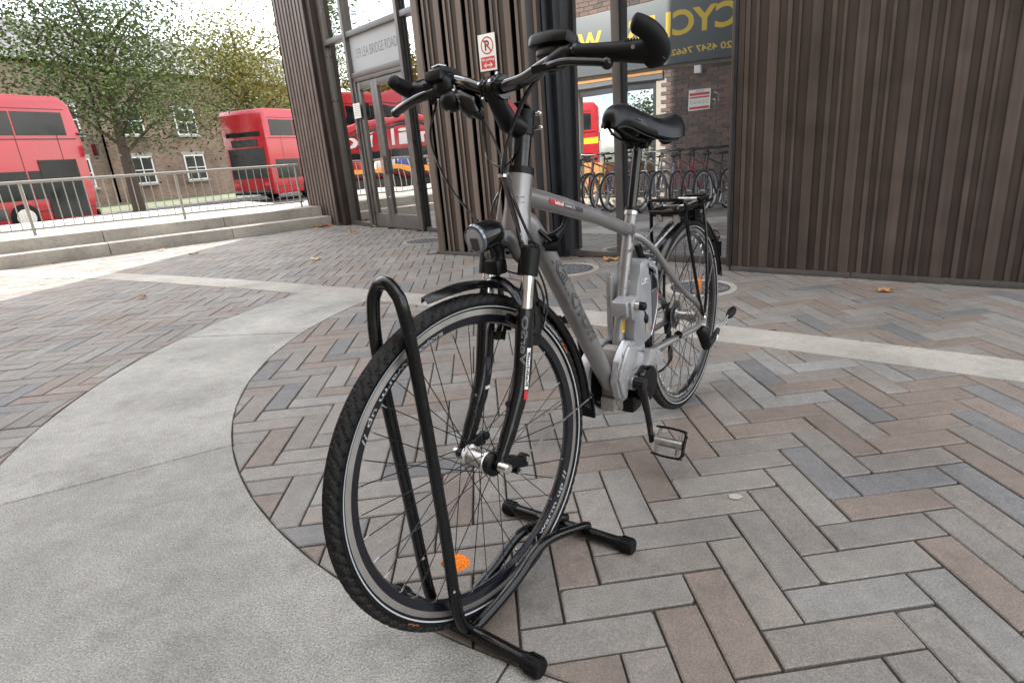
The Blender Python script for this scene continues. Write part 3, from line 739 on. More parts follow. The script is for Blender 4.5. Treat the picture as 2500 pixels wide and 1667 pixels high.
wt('CYCLES', 1.44, 3.60, 3.05, 3.47, SHOPY, fas, bold=.03); wt('WO', 4.16, 5.15, 3.02, 3.40, SHOPY, fas, bold=.03)
wt('020 4547 7662', 1.44, 2.68, 2.71, 2.82, SHOPY, fas, bold=.015)
wbox(2.13, 2.25, 2.37, 2.50, -.09, 0, 'security_lamp', SIGNW, .008)
nb = MB(); nb.prism([W(1.95, 1.47+.26, -.012), W(2.37, 1.47+.26, -.012), W(2.37, 1.47+.26, 0), W(1.95, 1.47+.26, 0)], (0, 0, .36))
nb = tag(nb.build('notice_board', SIGNW, None, org=tuple(W(2.16, 1.73))), 'white and red NOTICE board on the dark brick wall, mirrored in the window', 'sign')
q = MB()
for (z0, z1) in ((1.72, 1.77), (1.67, 1.70), (1.49, 1.53)): q.prism([W(1.97, z0+.26, -.0125), W(2.35, z0+.26, -.0125), W(2.35, z0+.26, -.0121), W(1.97, z0+.26, -.0121)], (0, 0, z1-z0))
q.build('red_bar', SIGNR, nb)
q = MB(); put_text(q, 'NOTICE', lambda u, v: W(2.08+.16*u, 1.782+.035*v+.26, -.0128)); 
for k in range(5): q.lathe([(.026, 0), (.020, 0)], W(2.01+k*.077, 1.60+.26, -.0128), NV, 16)
q.build('print', SIGNK, nb)
q = MB(); q.tube(curve_pts([W(1.88, 1.75+.26, -.03), W(1.80, 1.70+.26, -.05), W(1.78, 1.55+.26, -.05), W(1.84, 1.45+.26, -.03)]), .006); q.tube(curve_pts([W(1.90, 1.62+.26, -.02), W(1.84, 1.60+.26, -.05), W(1.86, 1.50+.26, -.03)]), .012)
tag(q.build('wall_cable', ALLOY, None, org=tuple(W(1.85, 1.76))), 'grey cable and clips fixed to the brick wall beside the NOTICE board', 'cable')

# ------------------------------------------------------------------ wheels (shared by all bicycles)
def wheel_geo(T, par, detail=True, tyre_m=None, rim_m=None, name='wheel', nsp=36, hub_m=None, flange=.029, text=False, R0=.3295, r0=.0185, nipple=True, reflector=None):
    """T maps (x forward, y left, z up) about the hub"""
    hb = MB(T)
    hb.lathe([(.0001, -.046), (.008, -.046), (.010, -.036), (.022, -.034), (.0255, -.031), (.0255, -.028), (.0185, -.025), (.0165, 0), (.0185, .025), (.0255, .028), (.0255, .031), (.022, .034), (.010, .036), (.008, .046), (.0001, .046)], (0, 0, 0), (0, 1, 0), 24)
    wh = hb.build(name, hub_m or ALLOY, par)
    # tyre with cut tread
    NT = 600 if detail else 40; prof = []
    K = 20 if detail else 8
    tv = MB(T); rows = []
    angs = [(-2.35+4.70*k/K) for k in range(K+1)]
    for i in range(NT):
        a = 2*PI*i/NT; row = []
        for th in angs:
            rr_ = r0; s_ = th/1.35
            if detail and abs(th) < 1.45:
                # slanted sipes either side, two circumferential grooves
                ph = (a*R0/.024+abs(s_)*1.15+(.5 if s_ > 0 else 0)) % 1.0
                if ph < .20 and abs(s_) > .16: rr_ -= .0034
                if .42 < abs(s_) < .50 or abs(s_) < .05: rr_ -= .0026
                if abs(s_) > .86: rr_ -= .0016
            rx = R0+math.cos(th)*rr_; y = math.sin(th)*rr_*.98
            row.append((math.cos(a)*rx, y, math.sin(a)*rx))
        rows.append(row)
    rows.append(rows[0])
    mids = []
    tv.grid(rows); n_ = len(angs)-1
    tv.mi = [0 if abs((angs[j % n_]+angs[j % n_+1])/2) < 1.45 else 1 for j in range(len(tv.f))]
    ty = tv.build('tyre', [tyre_m or TREAD, RUBBER], wh, angle=28 if detail else 50)
    if detail:
        q = MB(T)
        for sy in (1, -1): q.lathe([(.3205, sy*.01665), (.3232, sy*.01775)], (0, 0, 0), (0, 1, 0), 120)
        q.v = [(x*(1+.0006), y*1.03, z*(1+.0006)) for x, y, z in q.v]; q.build('reflective_strip', REFL, ty)
    rv = MB(T); rp_ = [(.3165, -.0112), (.3175, -.0122), (.3050, -.0124), (.3045, -.0118), (.2895, -.0085), (.2855, 0), (.2895, .0085), (.3045, .0118), (.3050, .0124), (.3175, .0122), (.3165, .0112)]
    rv.lathe(rp_, (0, 0, 0), (0, 1, 0), 120 if detail else 32, mis=[0, 0, 1, 1, 1, 1, 1, 1, 0, 0])
    rim = rv.build('rim', [rim_m or RIMT, RIMB if detail else (rim_m or RIMT)], wh)
    sp = MB(T) if not detail else None
    for k in range(nsp):
        side = 1 if k % 2 == 0 else -1; j = k//2; dirn = 1 if j % 2 == 0 else -1
        ar = 2*PI*(k+.5)/nsp; ah = ar+dirn*math.radians(66)
        p0 = (math.cos(ah)*.0235, side*(flange+.0015*dirn), math.sin(ah)*.0235); p1 = (math.cos(ar)*.287, side*.003, math.sin(ar)*.287)
        if detail:
            q = MB(T); q.tube([p0, p1], .00105, 5); pn = Vector(p1)*(1-.02/.291); q.tube([pn+(Vector(p1)-pn)*.3, p1], .0017, 6, mi=1); q.build('spoke', [SPOKE, ALLOY], wh)
        else: sp.tube([p0, p1], .0012, 3, caps=False)
    if not detail: sp.build('spokes', ALLOY, wh)
    return wh, rim, ty

# ------------------------------------------------------------------ the parked e-bike
Bo = Vector((.4928, 2.0578, 0)); BX = Vector((-.5648, -.8252, 0)); BY = Vector((.8252, -.5648, 0))
BT = lambda p: Bo+BX*p[0]+BY*p[1]+UP*p[2]
Fo = Vector((-.167, 1.0938, .3472)); FX = Vector((-.6520, -.7582, 0)); FY = Vector((.7573, -.6513, .0484)); FZ = Vector((-.0367, .0315, .9988))
FT = lambda p: Fo+FX*p[0]+FY*p[1]+FZ*p[2]
bike = thing('electric_bicycle', tuple(BT((.6, 0, 0))), 'large silver grey electric bicycle parked in the black floor stand', 'bicycle')
def bt(name, m_, pts, r, n=16, T=BT, par=None, **k):
    q = MB(T); q.tube(pts, r, n, **k); return q.build(name, m_, par or bike)
# frame
fq = MB(BT)
fq.tube([(.985+.003, 0, .765), (.983, 0, .78), (.972, 0, .822), (.968, 0, .84), (.950, 0, .908)], [.0325, .0325, .0300, .0275, .0290], 24)
fq.tube([(.955, 0, .868), (.80, 0, .8295), (.62, 0, .779), (.452, 0, .722)], [.0215, .0205, .019, .0175], 22)
fq.tube([(.975, 0, .835), (.940, 0, .805), (.895, 0, .758), (.76, 0, .555), (.62, 0, .345), (.592, 0, .30)], [.018, .027, .0265, .0255, .0250, .024], 22)
fq.tube([(.424, 0, .768), (.46, 0, .655), (.515, 0, .455), (.536, 0, .375)], [.0175, .0175, .0165, .0165], 20)
fq.tube([(.452, 0, .722), (.440, 0, .7185)], [.0235, .0225], 20)
for sy in (1, -1):
    fq.tube(curve_pts([(.432, sy*.008, .705), (.410, sy*.022, .694), (.345, sy*.040, .643), (.27, sy*.054, .563), (.16, sy*.060, .478), (.06, sy*.064, .418), (.005, sy*.066, .375)], 4), .0105, 12)
    fq.tube([(.42, sy*.035, .340), (.385, sy*.046, .342), (.06, sy*.064, .322), (.02, sy*.066, .325)], [.012, .012, .0105, .010], 12)
    fq.prism([(.035, sy*.062, .32), (.0, sy*.062, .335), (-.014, sy*.062, .350), (-.010, sy*.062, .372), (.012, sy*.062, .385), (.03, sy*.062, .365)], (0, sy*.006, 0))
fq.tube([(.345, -.04, .632), (.345, .04, .632)], .009, 10)
frm = fq.build('frame', FRAME, bike)
# weld collars
q = MB(BT); q.tube([(.470, 0, .62), (.473, 0, .607)], .0182, 18); q.build('weld_ring', FRAME, frm)
# decals on frame tubes
def tube_map(A, Bp, r, side, u0, u1, v0, v1, T=BT, lift=.0004):
    """wrap text on a tube from A to Bp; side = +1 for bike left"""
    A, Bp = Vector(A), Vector(Bp); ax_ = (Bp-A).normalized(); y = Vector((0, side, 0)); vv = y.cross(ax_)*side
    if vv.z < 0 and abs(ax_.z) < .99: vv = -vv
    L_ = (Bp-A).length
    def fn(u, v):
        s_ = (u0+(u1-u0)*u)*L_; h = (v0+(v1-v0)*v); th = h/r
        return A+ax_*s_+(y*math.cos(th)+vv*math.sin(th))*(r+lift)
    return fn
def strip_geo(mb_, fn, nu=10, nv=5, mi=None):
    mb_.grid([[fn(i/nu, j/nv) for j in range(nv+1)] for i in range(nu+1)], mi)
q = MB(BT); put_text(q, 'kalkhoff', tube_map((.895, 0, .758), (.62, 0, .345), .0270, 1, .085, .70, -.016, .019), outline=.014); q.build('lettering', DARKP, frm)
q = MB(BT); put_text(q, 'PRO DISC', tube_map((.895, 0, .758), (.62, 0, .345), .0270, 1, .30, .52, -.030, -.023), outline=.012); q.build('lettering', mat('faded_print', (.17, .15, .16), .5), frm)
tt = ((.955, 0, .868), (.62, 0, .779))
q = MB(BT); strip_geo(q, tube_map(*tt, .0219, 1, .235, .41, -.0045, .0055)); q.build('sticker', REDP, frm)
q = MB(BT); strip_geo(q, tube_map(*tt, .0216, 1, .41, .665, -.0045, .0055)); q.build('sticker', DARKP, frm)
q = MB(BT); put_text(q, 'kalkhoff', tube_map(*tt, .0219, 1, .30, .405, -.003, .0045, lift=.001), bold=.02); put_text(q, 'CONNECT E', tube_map(*tt, .0218, 1, .42, .55, -.002, .003, lift=.001)); q.build('lettering', WHITEP, frm)
stt = ((.424, 0, .768), (.515, 0, .455))
q = MB(BT); strip_geo(q, tube_map(*stt, .0180, 1, .17, .27, .006, .013)); q.build('sticker', DARKP, frm)
def st_map(u0, u1, v0, v1, r=.0170): return tube_map(stt[0], stt[1], r, 1, u0, u1, v0, v1)
q = MB(BT); put_text(q, 'e-series', tube_map(stt[0], stt[1], .0179, 1, .37, .80, .002, .016), outline=.012); q.build('lettering', mat('brown_print', (.14, .09, .09), .5), frm)
q = MB(BT); put_text(q, 'hoff', lambda u, v: Vector((.469+.0165*(.5-u)*1.3, math.sqrt(max(0, .0178**2-(.0165*(.5-u)*.9)**2)), .662+v*.010)), bold=.02); q.build('lettering', DARKP, frm)
q = MB(BT); put_text(q, 'M', lambda u, v: Vector((.5395-.006*u, .0182, .4995+v*.011)), bold=.02)
q.lathe([(.0095, 0), (.0082, 0)], (.5365, .0183, .505), (0, 1, 0), 20); q.build('lettering', SIGNK, frm)
q = MB(BT); q.lathe([(.0082, 0), (.0001, 0)], (.5365, .0180, .505), (0, 1, 0), 20); q.build('sticker', FRAME, frm)
q = MB(BT); strip_geo(q, tube_map(*stt, .0176, 1, .87, 1.06, -.001, .012)); q.build('sticker', YELP, frm)
q = MB(BT)
for k in range(3): strip_geo(q, tube_map(*stt, .0181, 1, .89, 1.04, .001+.0035*k, .002+.0035*k), 6, 1)
q.build('print', SIGNK, frm)
q = MB(BT)
q.lathe([(.010, .0), (.0085, .0)], BT and (.19, .0655, .334), (0, 1, 0), 12); q.build('sticker', REDP, frm)
# head tube logo
q = MB(BT)
for k, (a_, b_) in enumerate(((.0, .014), (.004, .014))):
    z_ = .862-.011*k; q.tube([(.9625+.0285*math.cos(t)+(0), .0285*math.sin(t), z_+.004*math.sin(2*t)) for t in (.55, .75, .95, 1.15)], .0011, 5)
q.tube([(.988, .012, .853), (.991, .012, .838)], .001, 5); q.build('head_badge', CHROME, frm)
# seat post, clamp, saddle
bt('seat_clamp', ALLOY, [(.4265, 0, .761), (.4215, 0, .777)], .0205, 20)
q = MB(BT); q.tube([(.4235, 0, .771), (.4205, 0, .779)], .0210, 20); q.tube([(.402, .012, .768), (.388, .016, .766)], .006, 8); q.build('clamp_bolt', PLASTIC, bike)
bt('seat_post', BLACK, [(.425, 0, .765), (.3925, 0, .878), (.368, 0, .955)], .0140, 20)
q = MB(BT); q.tube([(.371, 0, .945), (.366, 0, .962)], [.016, .020], 14); q.box((.366, 0, .966), (.046, .050, .018)); q.cyl((.375, -.032, .950), (.375, .032, .950), .009, n=10); q.cyl((.398, .004, .935), (.385, .004, .950), .006, n=8)
q.build('post_head', PLASTIC, bike, bevel=.004)
sd = MB(BT)
rows = []
stn = [(.546, .010, 1.020, .016), (.543, .021, 1.036, .034), (.528, .027, 1.049, .044), (.495, .030, 1.059, .050), (.455, .034, 1.058, .054), (.40, .044, 1.046, .058), (.35, .062, 1.032, .058), (.31, .080, 1.026, .060), (.27, .090, 1.032, .066), (.235, .090, 1.040, .070), (.21, .078, 1.040, .064), (.195, .050, 1.036, .048)]
for (x_, hw, zt, dep) in stn:
    row = []
    for k in range(17):
        t = -1+2*k/16; y_ = math.sin(t*PI/2)*hw; zz_ = zt-dep*(abs(t)**2.6)+(-.006*math.exp(-(t/.25)**2) if x_ < .42 else 0)
        row.append((x_+(.006 if abs(t) > .95 else 0), y_, zz_))
    rows.append(row)
dense = []
for i in range(len(rows[0])): pass
cols_ = [curve_pts([r_[k] for r_ in rows], 4) for k in range(17)]
rws = [[cols_[k][i] for k in range(17)] for i in range(len(cols_[0]))]
sd.grid(rws)
under = [[Vector((p.x*1.0, p.y*.90, min(p.z-.004, p.z*1.0-.004))) for p in r_] for r_ in rws]
sd.grid([list(r_) for r_ in under])
n_ = len(rws)*17
for i in range(len(rws)-1):
    for k in (0, 16): sd.f.append([i*17+k, (i+1)*17+k, n_+(i+1)*17+k, n_+i*17+k]); sd.mi.append(0)
for i in (0, len(rws)-1):
    for k in range(16): sd.f.append([i*17+k, i*17+k+1, n_+i*17+k+1, n_+i*17+k]); sd.mi.append(0)
sad = sd.build('saddle', SADDLE, bike, angle=60)
q = MB(BT); q.grid([[Vector((p.x, p.y*.80, p.z-.010-.012*(1-abs(-1+2*k/16)))) for k, p in enumerate(r_)] for r_ in rws[8:]])
q.build('saddle_base', PLASTIC, sad)
q = MB(BT)
for sy in (1, -1):
    q.tube(curve_pts([(.525, sy*.012, 1.002), (.49, sy*.018, .985), (.43, sy*.022, .968), (.36, sy*.022, .966), (.28, sy*.024, .968), (.22, sy*.040, .985)], 5), .0035, 8)
q.build('saddle_rail', PLASTIC, sad)
q = MB(BT)
for sy in (1, -1): q.tube([(.245, sy*.034, .985), (.245, sy*.034, .962)], .020, 14); q.tube([(.245, sy*.034, .962), (.243, sy*.034, .950)], [.024, .013], 14)
q.build('saddle_elastomer', RUBBER, sad)
q = MB(BT); q.tube([(.452, .0385, 1.020), (.425, .0425, 1.014)], .0011, 5); q.build('saddle_badge', ALLOY, sad)
# front fork
q = MB(FT)
q.tube([(-.179, 0, .408), (-.186, 0, .43)], [.031, .033], 22)
q.build('headset', PLASTIC, bike)
q = MB(FT)
q.tube(curve_pts([(-.158, -.060, .398), (-.150, -.045, .405), (-.155, -.022, .432), (-.160, 0, .438), (-.155, .022, .432), (-.150, .045, .405), (-.158, .060, .398)], 4), [.015]*25, 12, flat=(1.25, .9))
q.build('fork_crown', mat('crown_grey', (.12, .125, .13), .35, metal=.4), bike)
for sy in (1, -1):
    q = MB(FT); q.tube([(-.1655, sy*.0575, .420), (-.1640, sy*.0575, .415), (-.148, sy*.0575, .362)], [.018, .0225, .021], 22); q.build('fork_cap', PLASTIC, bike, bevel=.0)
    q = MB(FT); q.tube([(-.152, sy*.0575, .375), (-.129, sy*.0575, .285)], .0145, 18); q.build('stanchion', CHROME, bike)
    q = MB(FT)
    q.tube(curve_pts([(-.131, sy*.0575, .298), (-.128, sy*.0575, .285), (-.113, sy*.0575, .220), (-.094, sy*.0570, .150), (-.060, sy*.0560, .085), (-.025, sy*.0550, .030), (-.006, sy*.0540, .004)], 3), [.0185]*3+[.0195]*3+[.0192]*3+[.0185]*3+[.0165]*3+[.0140]*3+[.0115], 16, flat=(1.05, .95))
    q.tube([(0, sy*.050, 0), (0, sy*.060, 0)], .0125, 14)
    q.tube([(-.052, sy*.052, .115), (-.070, sy*.052, .105)], .007, 8)
    leg = q.build('fork_leg', BLACK, bike)
    if sy == 1:
        A_, B_ = (-.118, .0575, .240), (-.088, .0572, .128)
        q = MB(FT); strip_geo(q, tube_map(A_, B_, .0190, 1, .18, .92, .000, .0085, lift=.0012), 8, 4); q.build('sticker', WHITEP, leg)
        q = MB(FT); strip_geo(q, tube_map(A_, B_, .0190, 1, .94, 1.10, .000, .0085, lift=.0012), 3, 4); q.build('sticker', REDP, leg)
        def fl(u, v): return tube_map(A_, B_, .0190, 1, .86, .24, .0015, .0072, lift=.0020)(u, 1-v)
        q = MB(FT); put_text(q, 'Kalkhoff', fl, bold=.03); q.build('lettering', SIGNK, leg)
        def f2(u, v): return tube_map((-.128, .0575, .285), (-.100, .0573, .175), .0190, 1, .90, .02, .009, .021, lift=.0010)(u, 1-v)
        q = MB(FT); put_text(q, 'VerSO', f2, outline=.012); q.build('lettering', REFL, leg)
    else:
        q = MB(FT); q.add([(-.090, -.038, .19), (-.090, -.0385, .15), (-.102, -.0385, .15), (-.104, -.038, .19)], [(0, 1, 2, 3)]); q.build('sticker', DARKP, leg)
        q = MB(FT); q.add([(-.078, -.0385, .128), (-.078, -.0385, .121), (-.092, -.0385, .121), (-.092, -.0385, .128)], [(0, 1, 2, 3)]); q.build('sticker', WHITEP, leg)
bt('fork_brace', BLACK, curve_pts([(-.133, -.0575, .283), (-.118, -.050, .325), (-.112, -.028, .352), (-.110, 0, .360), (-.112, .028, .352), (-.118, .050, .325), (-.133, .0575, .283)], 4), .0075, 10, T=FT, flat=(1.5, .7))
# front wheel
fw, rim, tyre = wheel_geo(FT, bike)
q = MB(FT)
q.lathe([(.0001, .056), (.006, .056), (.006, .062), (.0105, .063), (.0105, .085), (.0085, .0875), (.0001, .0875)], (0, 0, 0), (0, 1, 0), 18)
q.build('axle_nut', CHROME, fw)
q = MB(FT); q.lathe([(.0001, -.056), (.006, -.056), (.006, -.064), (.0095, -.065), (.0095, -.074), (.0001, -.075)], (0, 0, 0), (0, 1, 0), 18); q.build('axle_nut', CHROME, fw)
q = MB(FT); q.lathe([(.0001, .030), (.022, .030), (.0245, .036), (.0245, .048), (.018, .050), (.0001, .050)], (0, 0, 0), (0, 1, 0), 24)
q.build('hub_cap', PLASTIC, fw)
q = MB(FT)
q.box((-.030, .052, -.010), (.05, .020, .026), X=(1, 0, .25)); q.box((-.062, .050, -.022), (.045, .022, .020), X=(1, 0, .3)); q.cyl((-.078, .042, -.020), (-.078, .062, -.020), .011, n=14); q.cyl((-.045, .040, -.032), (-.045, .068, -.032), .007, n=10)
q.build('mudguard_stay_clip', PLASTIC, bike, bevel=.003)
q = MB(FT); q.box((-.035, -.048, .014), (.05, .018, .022), X=(1, 0, .1)); q.cyl((-.062, -.056, .018), (-.062, -.036, .018), .010, n=12)
q.build('mudguard_stay_clip', PLASTIC, bike, bevel=.003)
q = MB(FT); q.cyl((-.045, .066, -.032), (-.045, .074, -.032), .005, n=10); q.cyl((-.078, .062, -.020), (-.078, .066, -.020), .006, n=10); q.build('bolt', CHROME, bike)
q = MB(FT); oc = Vector((.108, .010, -.180)); dd = Vector((.108, 0, -.180)).normalized(); tt_ = Vector((-dd.z, 0, dd.x))
P = []
for k in range(20):
    a = 2*PI*k/20; P.append(oc+dd*(math.sin(a)*.018*(1-.15*abs(math.cos(a))))+tt_*(math.cos(a)*.036))
q.prism([p+Vector((0, -.006, 0)) for p in P], (0, .012, 0)); q.build('spoke_reflector', ORANGE, fw, bevel=.002)
q = MB(FT); q.tube([(.0, 0, -.291), (0, 0, -.262)], .0032, 8); 
def rimfn(phi0, phi1, r_a, r_b, y_a, y_b):
    def fn(u, v):
        ph = math.radians(phi0+(phi1-phi0)*u); r_ = r_a+(r_b-r_a)*v; y_ = y_a+(y_b-y_a)*v
        return Vector((-math.cos(ph)*r_, y_, math.sin(ph)*r_))
    return fn
q = MB(FT)
for base in (0, 180):
    put_text(q, 'BLACKJACK', rimfn(-80+base, -67.5+base, .3005, .2915, .0114, .0096), bold=.03, slant=.2)
    put_text(q, '/ warm up //', rimfn(-65.5+base, -30+base, .3038, .2910, .0124, .0094), bold=.01)
q.build('lettering', RIMP, rim)
q = MB(FT)
def tyfn(p0, p1, r1_, r2_):
    def fn(u, v):
        ph = math.radians(p0+(p1-p0)*u); r_ = r1_+(r2_-r1_)*v; y_ = math.sqrt(max(0, .0185**2-(r_-.3295)**2))*.98+.0005
        return Vector((-math.cos(ph)*r_, y_, math.sin(ph)*r_))
    return fn
put_text(q, 'TOPCONTACT', tyfn(46, 33, .3285, .3345), bold=.03); q.build('lettering', RIMP, tyre)
q = MB(FT); put_text(q, '37-622', tyfn(32, 26, .3285, .3335), bold=.02); put_text(q, 'Reflex', tyfn(-137, -132, .3285, .3325)); q.build('lettering', mat('orange_print', (.55, .14, .05), .6), tyre)
# mudguards
def mudguard(T, a0, a1, R_, hw, nm, drop=.012, n=44, tip=None):
    q = MB(T)
    rows = []
    for i in range(n+1):
        a = math.radians(a0+(a1-a0)*i/n); row = []
        f = 1.0
        if tip and i < 5: f = .35+.65*(i/5)**.5
        for k in range(9):
            t = -1+2*k/8; r_ = R_-drop*abs(t)**2.2-(0 if f == 1 else 0); row.append((math.cos(a)*r_, t*hw*f, math.sin(a)*r_))
        rows.append(row)
    q.grid(rows)
    n0 = len(q.v)
    q.grid([[(x*.9945, y*.95, z*.9945) for x, y, z in r_] for r_ in rows])
    W9 = 9
    for i in range(n):
        for k in (0, 8): q.f.append([i*W9+k, (i+1)*W9+k, n0+(i+1)*W9+k, n0+i*W9+k]); q.mi.append(0)
    for i in (0, n):
        for k in range(8): q.f.append([i*W9+k, i*W9+k+1, n0+i*W9+k+1, n0+i*W9+k]); q.mi.append(0)
    return q.build(nm, BLACK, bike, angle=50)
mg = mudguard(FT, 78, 184, .3735, .0255, 'mudguard', tip=True)
q = MB(FT); q.box((-.377, 0, -.028), (.006, .048, .052), Z=(.08, 0, 1)); q.build('mud_flap', RUBBER, mg)
q = MB(FT); q.cyl((-.374, 0, .006), (-.388, 0, .010), .008, n=12); q.cyl((-.382, .006, .006), (-.382, .018, .006), .0045, n=8); q.build('stay_knob', PLASTIC, mg)
for sy in (1, -1): bt('mudguard_stay', ALLOY, [(-.078, sy*.052, -.020), (-.20, sy*.034, -.008), (-.36, sy*.022, .004), (-.381, sy*.010, .006)], .0017, 6, T=FT, par=mg)
# v-brake
q = MB(FT)
for sy in (1, -1):
    q.tube([(-.150, sy*.050, .215), (-.170, sy*.052, .255), (-.172, sy*.050, .30), (-.170, sy*.052, .355)], [.012, .010, .007, .004], 8, flat=(1.5, .7))
    q.tube([(-.150, sy*.050, .225), (-.150, sy*.062, .225)], .013, 12)
    q.box((-.135, sy*.026, .262), (.07, .012, .016), X=(.6, 0, .45))
    q.tube([(-.150, sy*.046, .24), (-.14, sy*.024, .258)], .007, 8)
q.tube([(-.172, .03, .262), (-.172, .058, .300)], .004, 6)
q.build('rim_brake', PLASTIC, bike, bevel=0)
q = MB(FT); q.tube([(-.185, .045, .345), (-.182, .05, .338), (-.170, -.05, .352)], .0012, 5); q.build('brake_link', ALLOY, bike)
# headlamp
ldir = Vector((.985, -.03, -.17)).normalized(); lc = Vector((-.070, .006, .4495)); lu = Vector((0, 0, 1)); lu = (lu-ldir*lu.dot(ldir)).normalized()
q = MB(FT); q.lathe([(.0001, -.066), (.012, -.065), (.0225, -.056), (.0272, -.042), (.0288, -.022), (.0300, -.004), (.0300, .000), (.0280, .002)], lc, ldir, 32, u=lu)
hl = q.build('headlamp', BLACK, bike, angle=50)
q = MB(FT); q.lathe([(.0283, -.001), (.0300, .002), (.0285, .0065), (.0235, .0075)], lc, ldir, 32, u=lu); q.build('lamp_rim', mat('clear_rim', (.12, .15, .19), .12, metal=.5, coat=.8), hl)
q = MB(FT); q.lathe([(.0240, .0070), (.012, .0078), (.0001, .0080)], lc, ldir, 32, u=lu); q.build('lamp_lens', LENS, hl)
lr = ldir.cross(lu)
q = MB(FT); c_ = lc+ldir*.0085-lu*.006; q.prism([c_+lr*a_+lu*b_ for a_, b_ in ((-.011, -.013), (-.005, -.0165), (.005, -.0165), (.011, -.013), (.011, .0095), (-.011, .0095))], ldir*.0008); q.build('lamp_window', LENSD, hl)
bt('lamp_bracket', PLASTIC, [(-.120, .004, .432), (-.130, .004, .415), (-.130, .0, .395), (-.112, 0, .372)], [.012, .011, .013, .012], 10, T=FT)
q = MB(FT); q.box((-.118, 0, .385), (.030, .038, .030)); q.build('mudguard_bracket', PLASTIC, bike, bevel=.005)
# stem, bars
bt('head_spacer', PLASTIC, [(-.2190, 0, .556), (-.2240, 0, .575)], .0300, 22, T=FT)
bt('steerer_riser', BLACK, [(-.2215, 0, .565), (-.2475, 0, .662)], .0195, 22, T=FT)
for k in range(3): bt('spacer_ring', BLACK, [(-.2335-.0042*k, 0, .610+.0155*k), (-.2370-.0042*k, 0, .623+.0155*k)], .0202, 20, T=FT)
q = MB(FT)
q.tube([(-.2420, 0, .640), (-.2550, 0, .688)], .0235, 22); q.tube([(-.2500, 0, .690), (-.2560, 0, .697)], [.0235, .016], 22)
q.tube([(-.236, 0, .655), (-.205, 0, .668), (-.190, 0, .690), (-.176, 0, .716), (-.173, 0, .729)], [.024, .024, .021, .019, .020], 16)
stem = q.build('stem', PLASTIC, bike, bevel=0)
q = MB(FT)
q.tube([(-.176, -.024, .730), (-.176, .024, .730)], .0215, 18)
for y_ in (-.020, -.008, .010, .022): q.tube([(-.176+.0215*math.cos(t), y_, .730+.0215*math.sin(t)) for t in [k*PI/8 for k in range(17)]], .003, 6, caps=False)
q.build('stem_clamp', BLACK, stem)
q = MB(FT)
for (x_, y_, z_) in ((-.153, -.016, .738), (-.153, .014, .738), (-.160, -.016, .712), (-.176, .014, .753)): q.cyl((x_, y_, z_), (x_+.005, y_, z_+.003), .0035, n=8)
for z_ in (.652, .680): q.cyl((-.262-.0*(z_), .012, z_), (-.268, .030, z_), .0042, n=8); q.ball((-.268, .031, z_), .0052, 8, 6)
q.build('bolt', CHROME, stem)
q = MB(FT); q.add([(-.2150, .0215, .6850), (-.2080, .0215, .6950), (-.1900, .0200, .7100), (-.1870, .0200, .7020), (-.2030, .0222, .6800)], [(0, 1, 2, 3, 4)]); q.build('red_panel', REDP, stem)
barp = {}
for sy in (1, -1):
    if sy == 1: pts = [(-.174, 0, .729), (-.175, .04, .730), (-.183, .075, .735), (-.196, .115, .752), (-.214, .145, .764), (-.222, .17, .766), (-.250, .318, .743)]
    else: pts = [(-.174, 0, .729), (-.174, -.03, .733), (-.168, -.065, .748), (-.172, -.105, .761), (-.186, -.135, .765), (-.200, -.165, .768), (-.232, -.31, .774)]
    barp[sy] = pts
bp2 = [Vector(p) for p in barp[-1][::-1]]+[Vector(p) for p in barp[1][1:]]
bt('handlebar', mat('bar_gloss', (.003, .0035, .005), .10, coat=1., spec=.7), curve_pts(bp2, 5), .0130, 18, T=FT)
for sy in (1, -1):
    A_ = Vector(barp[sy][-2]); B_ = Vector(barp[sy][-1]); d_ = (B_-A_)
    q = MB(FT)
    q.tube([A_+d_*t for t in (.02, .06, .1, .3, .55, .75, .93, 1.0)], [.0150, .0165, .0155, .0160, .0172, .0190, .0205, .0200], 18, flat=(1.0, 1.12))
    gr = q.build('grip', RUBBER, bike, angle=50)
    q = MB(FT)
    for i_ in range(5):
        for j_ in range(7):
            a_ = .3+j_*.28; t_ = .70+i_*.035+(.017 if j_ % 2 else 0); p_ = A_+d_*t_; q.ball(p_+Vector((math.cos(a_+.6)*.0198, 0, math.sin(a_+.6)*.0198)), .0022, 5, 4)
    q.build('grip_texture', RUBBER, gr)
    q = MB(FT); q.tube([A_+d_*.0, A_+d_*.05], .0175, 16); q.build('grip_collar', BLACK, gr)
    # bar end, sweeping up and forward then inwards
    e0 = B_
    q = MB(FT)
    if sy == 1: pe = [e0+Vector((-.006, -.014, -.006)), e0+Vector((-.002, .004, -.002)), e0+Vector((.012, .012, .012)), e0+Vector((.026, .006, .028)), e0+Vector((.038, -.006, .039)), e0+Vector((.045, -.016, .044))]
    else: pe = [e0+Vector((-.004, .012, -.004)), e0+Vector((0, -.004, .0)), e0+Vector((.018, -.010, .005)), e0+Vector((.036, -.010, .011)), e0+Vector((.054, -.007, .018)), e0+Vector((.064, -.003, .023))]
    cp = curve_pts(pe, 4); rr_ = np.interp(np.linspace(0, 1, len(cp)), [0, .15, .35, .7, .93, 1], [.021, .0225, .0190, .0165, .0150, .006])
    q.tube(cp, list(rr_), 16, flat=(1.0, 1.05)); be = q.build('bar_end', RUBBER, gr, angle=60)
    q = MB(FT); q.tube([e0+Vector((0, sy*.012, 0)), e0+Vector((0, sy*.020, 0))], [.020, .016], 14); q.build('end_plug', BLACK, gr)
q = MB(FT); q.cyl((-.212, .300, .750), (-.209, .300, .750), .004, n=8); q.build('bolt', CHROME, bike)
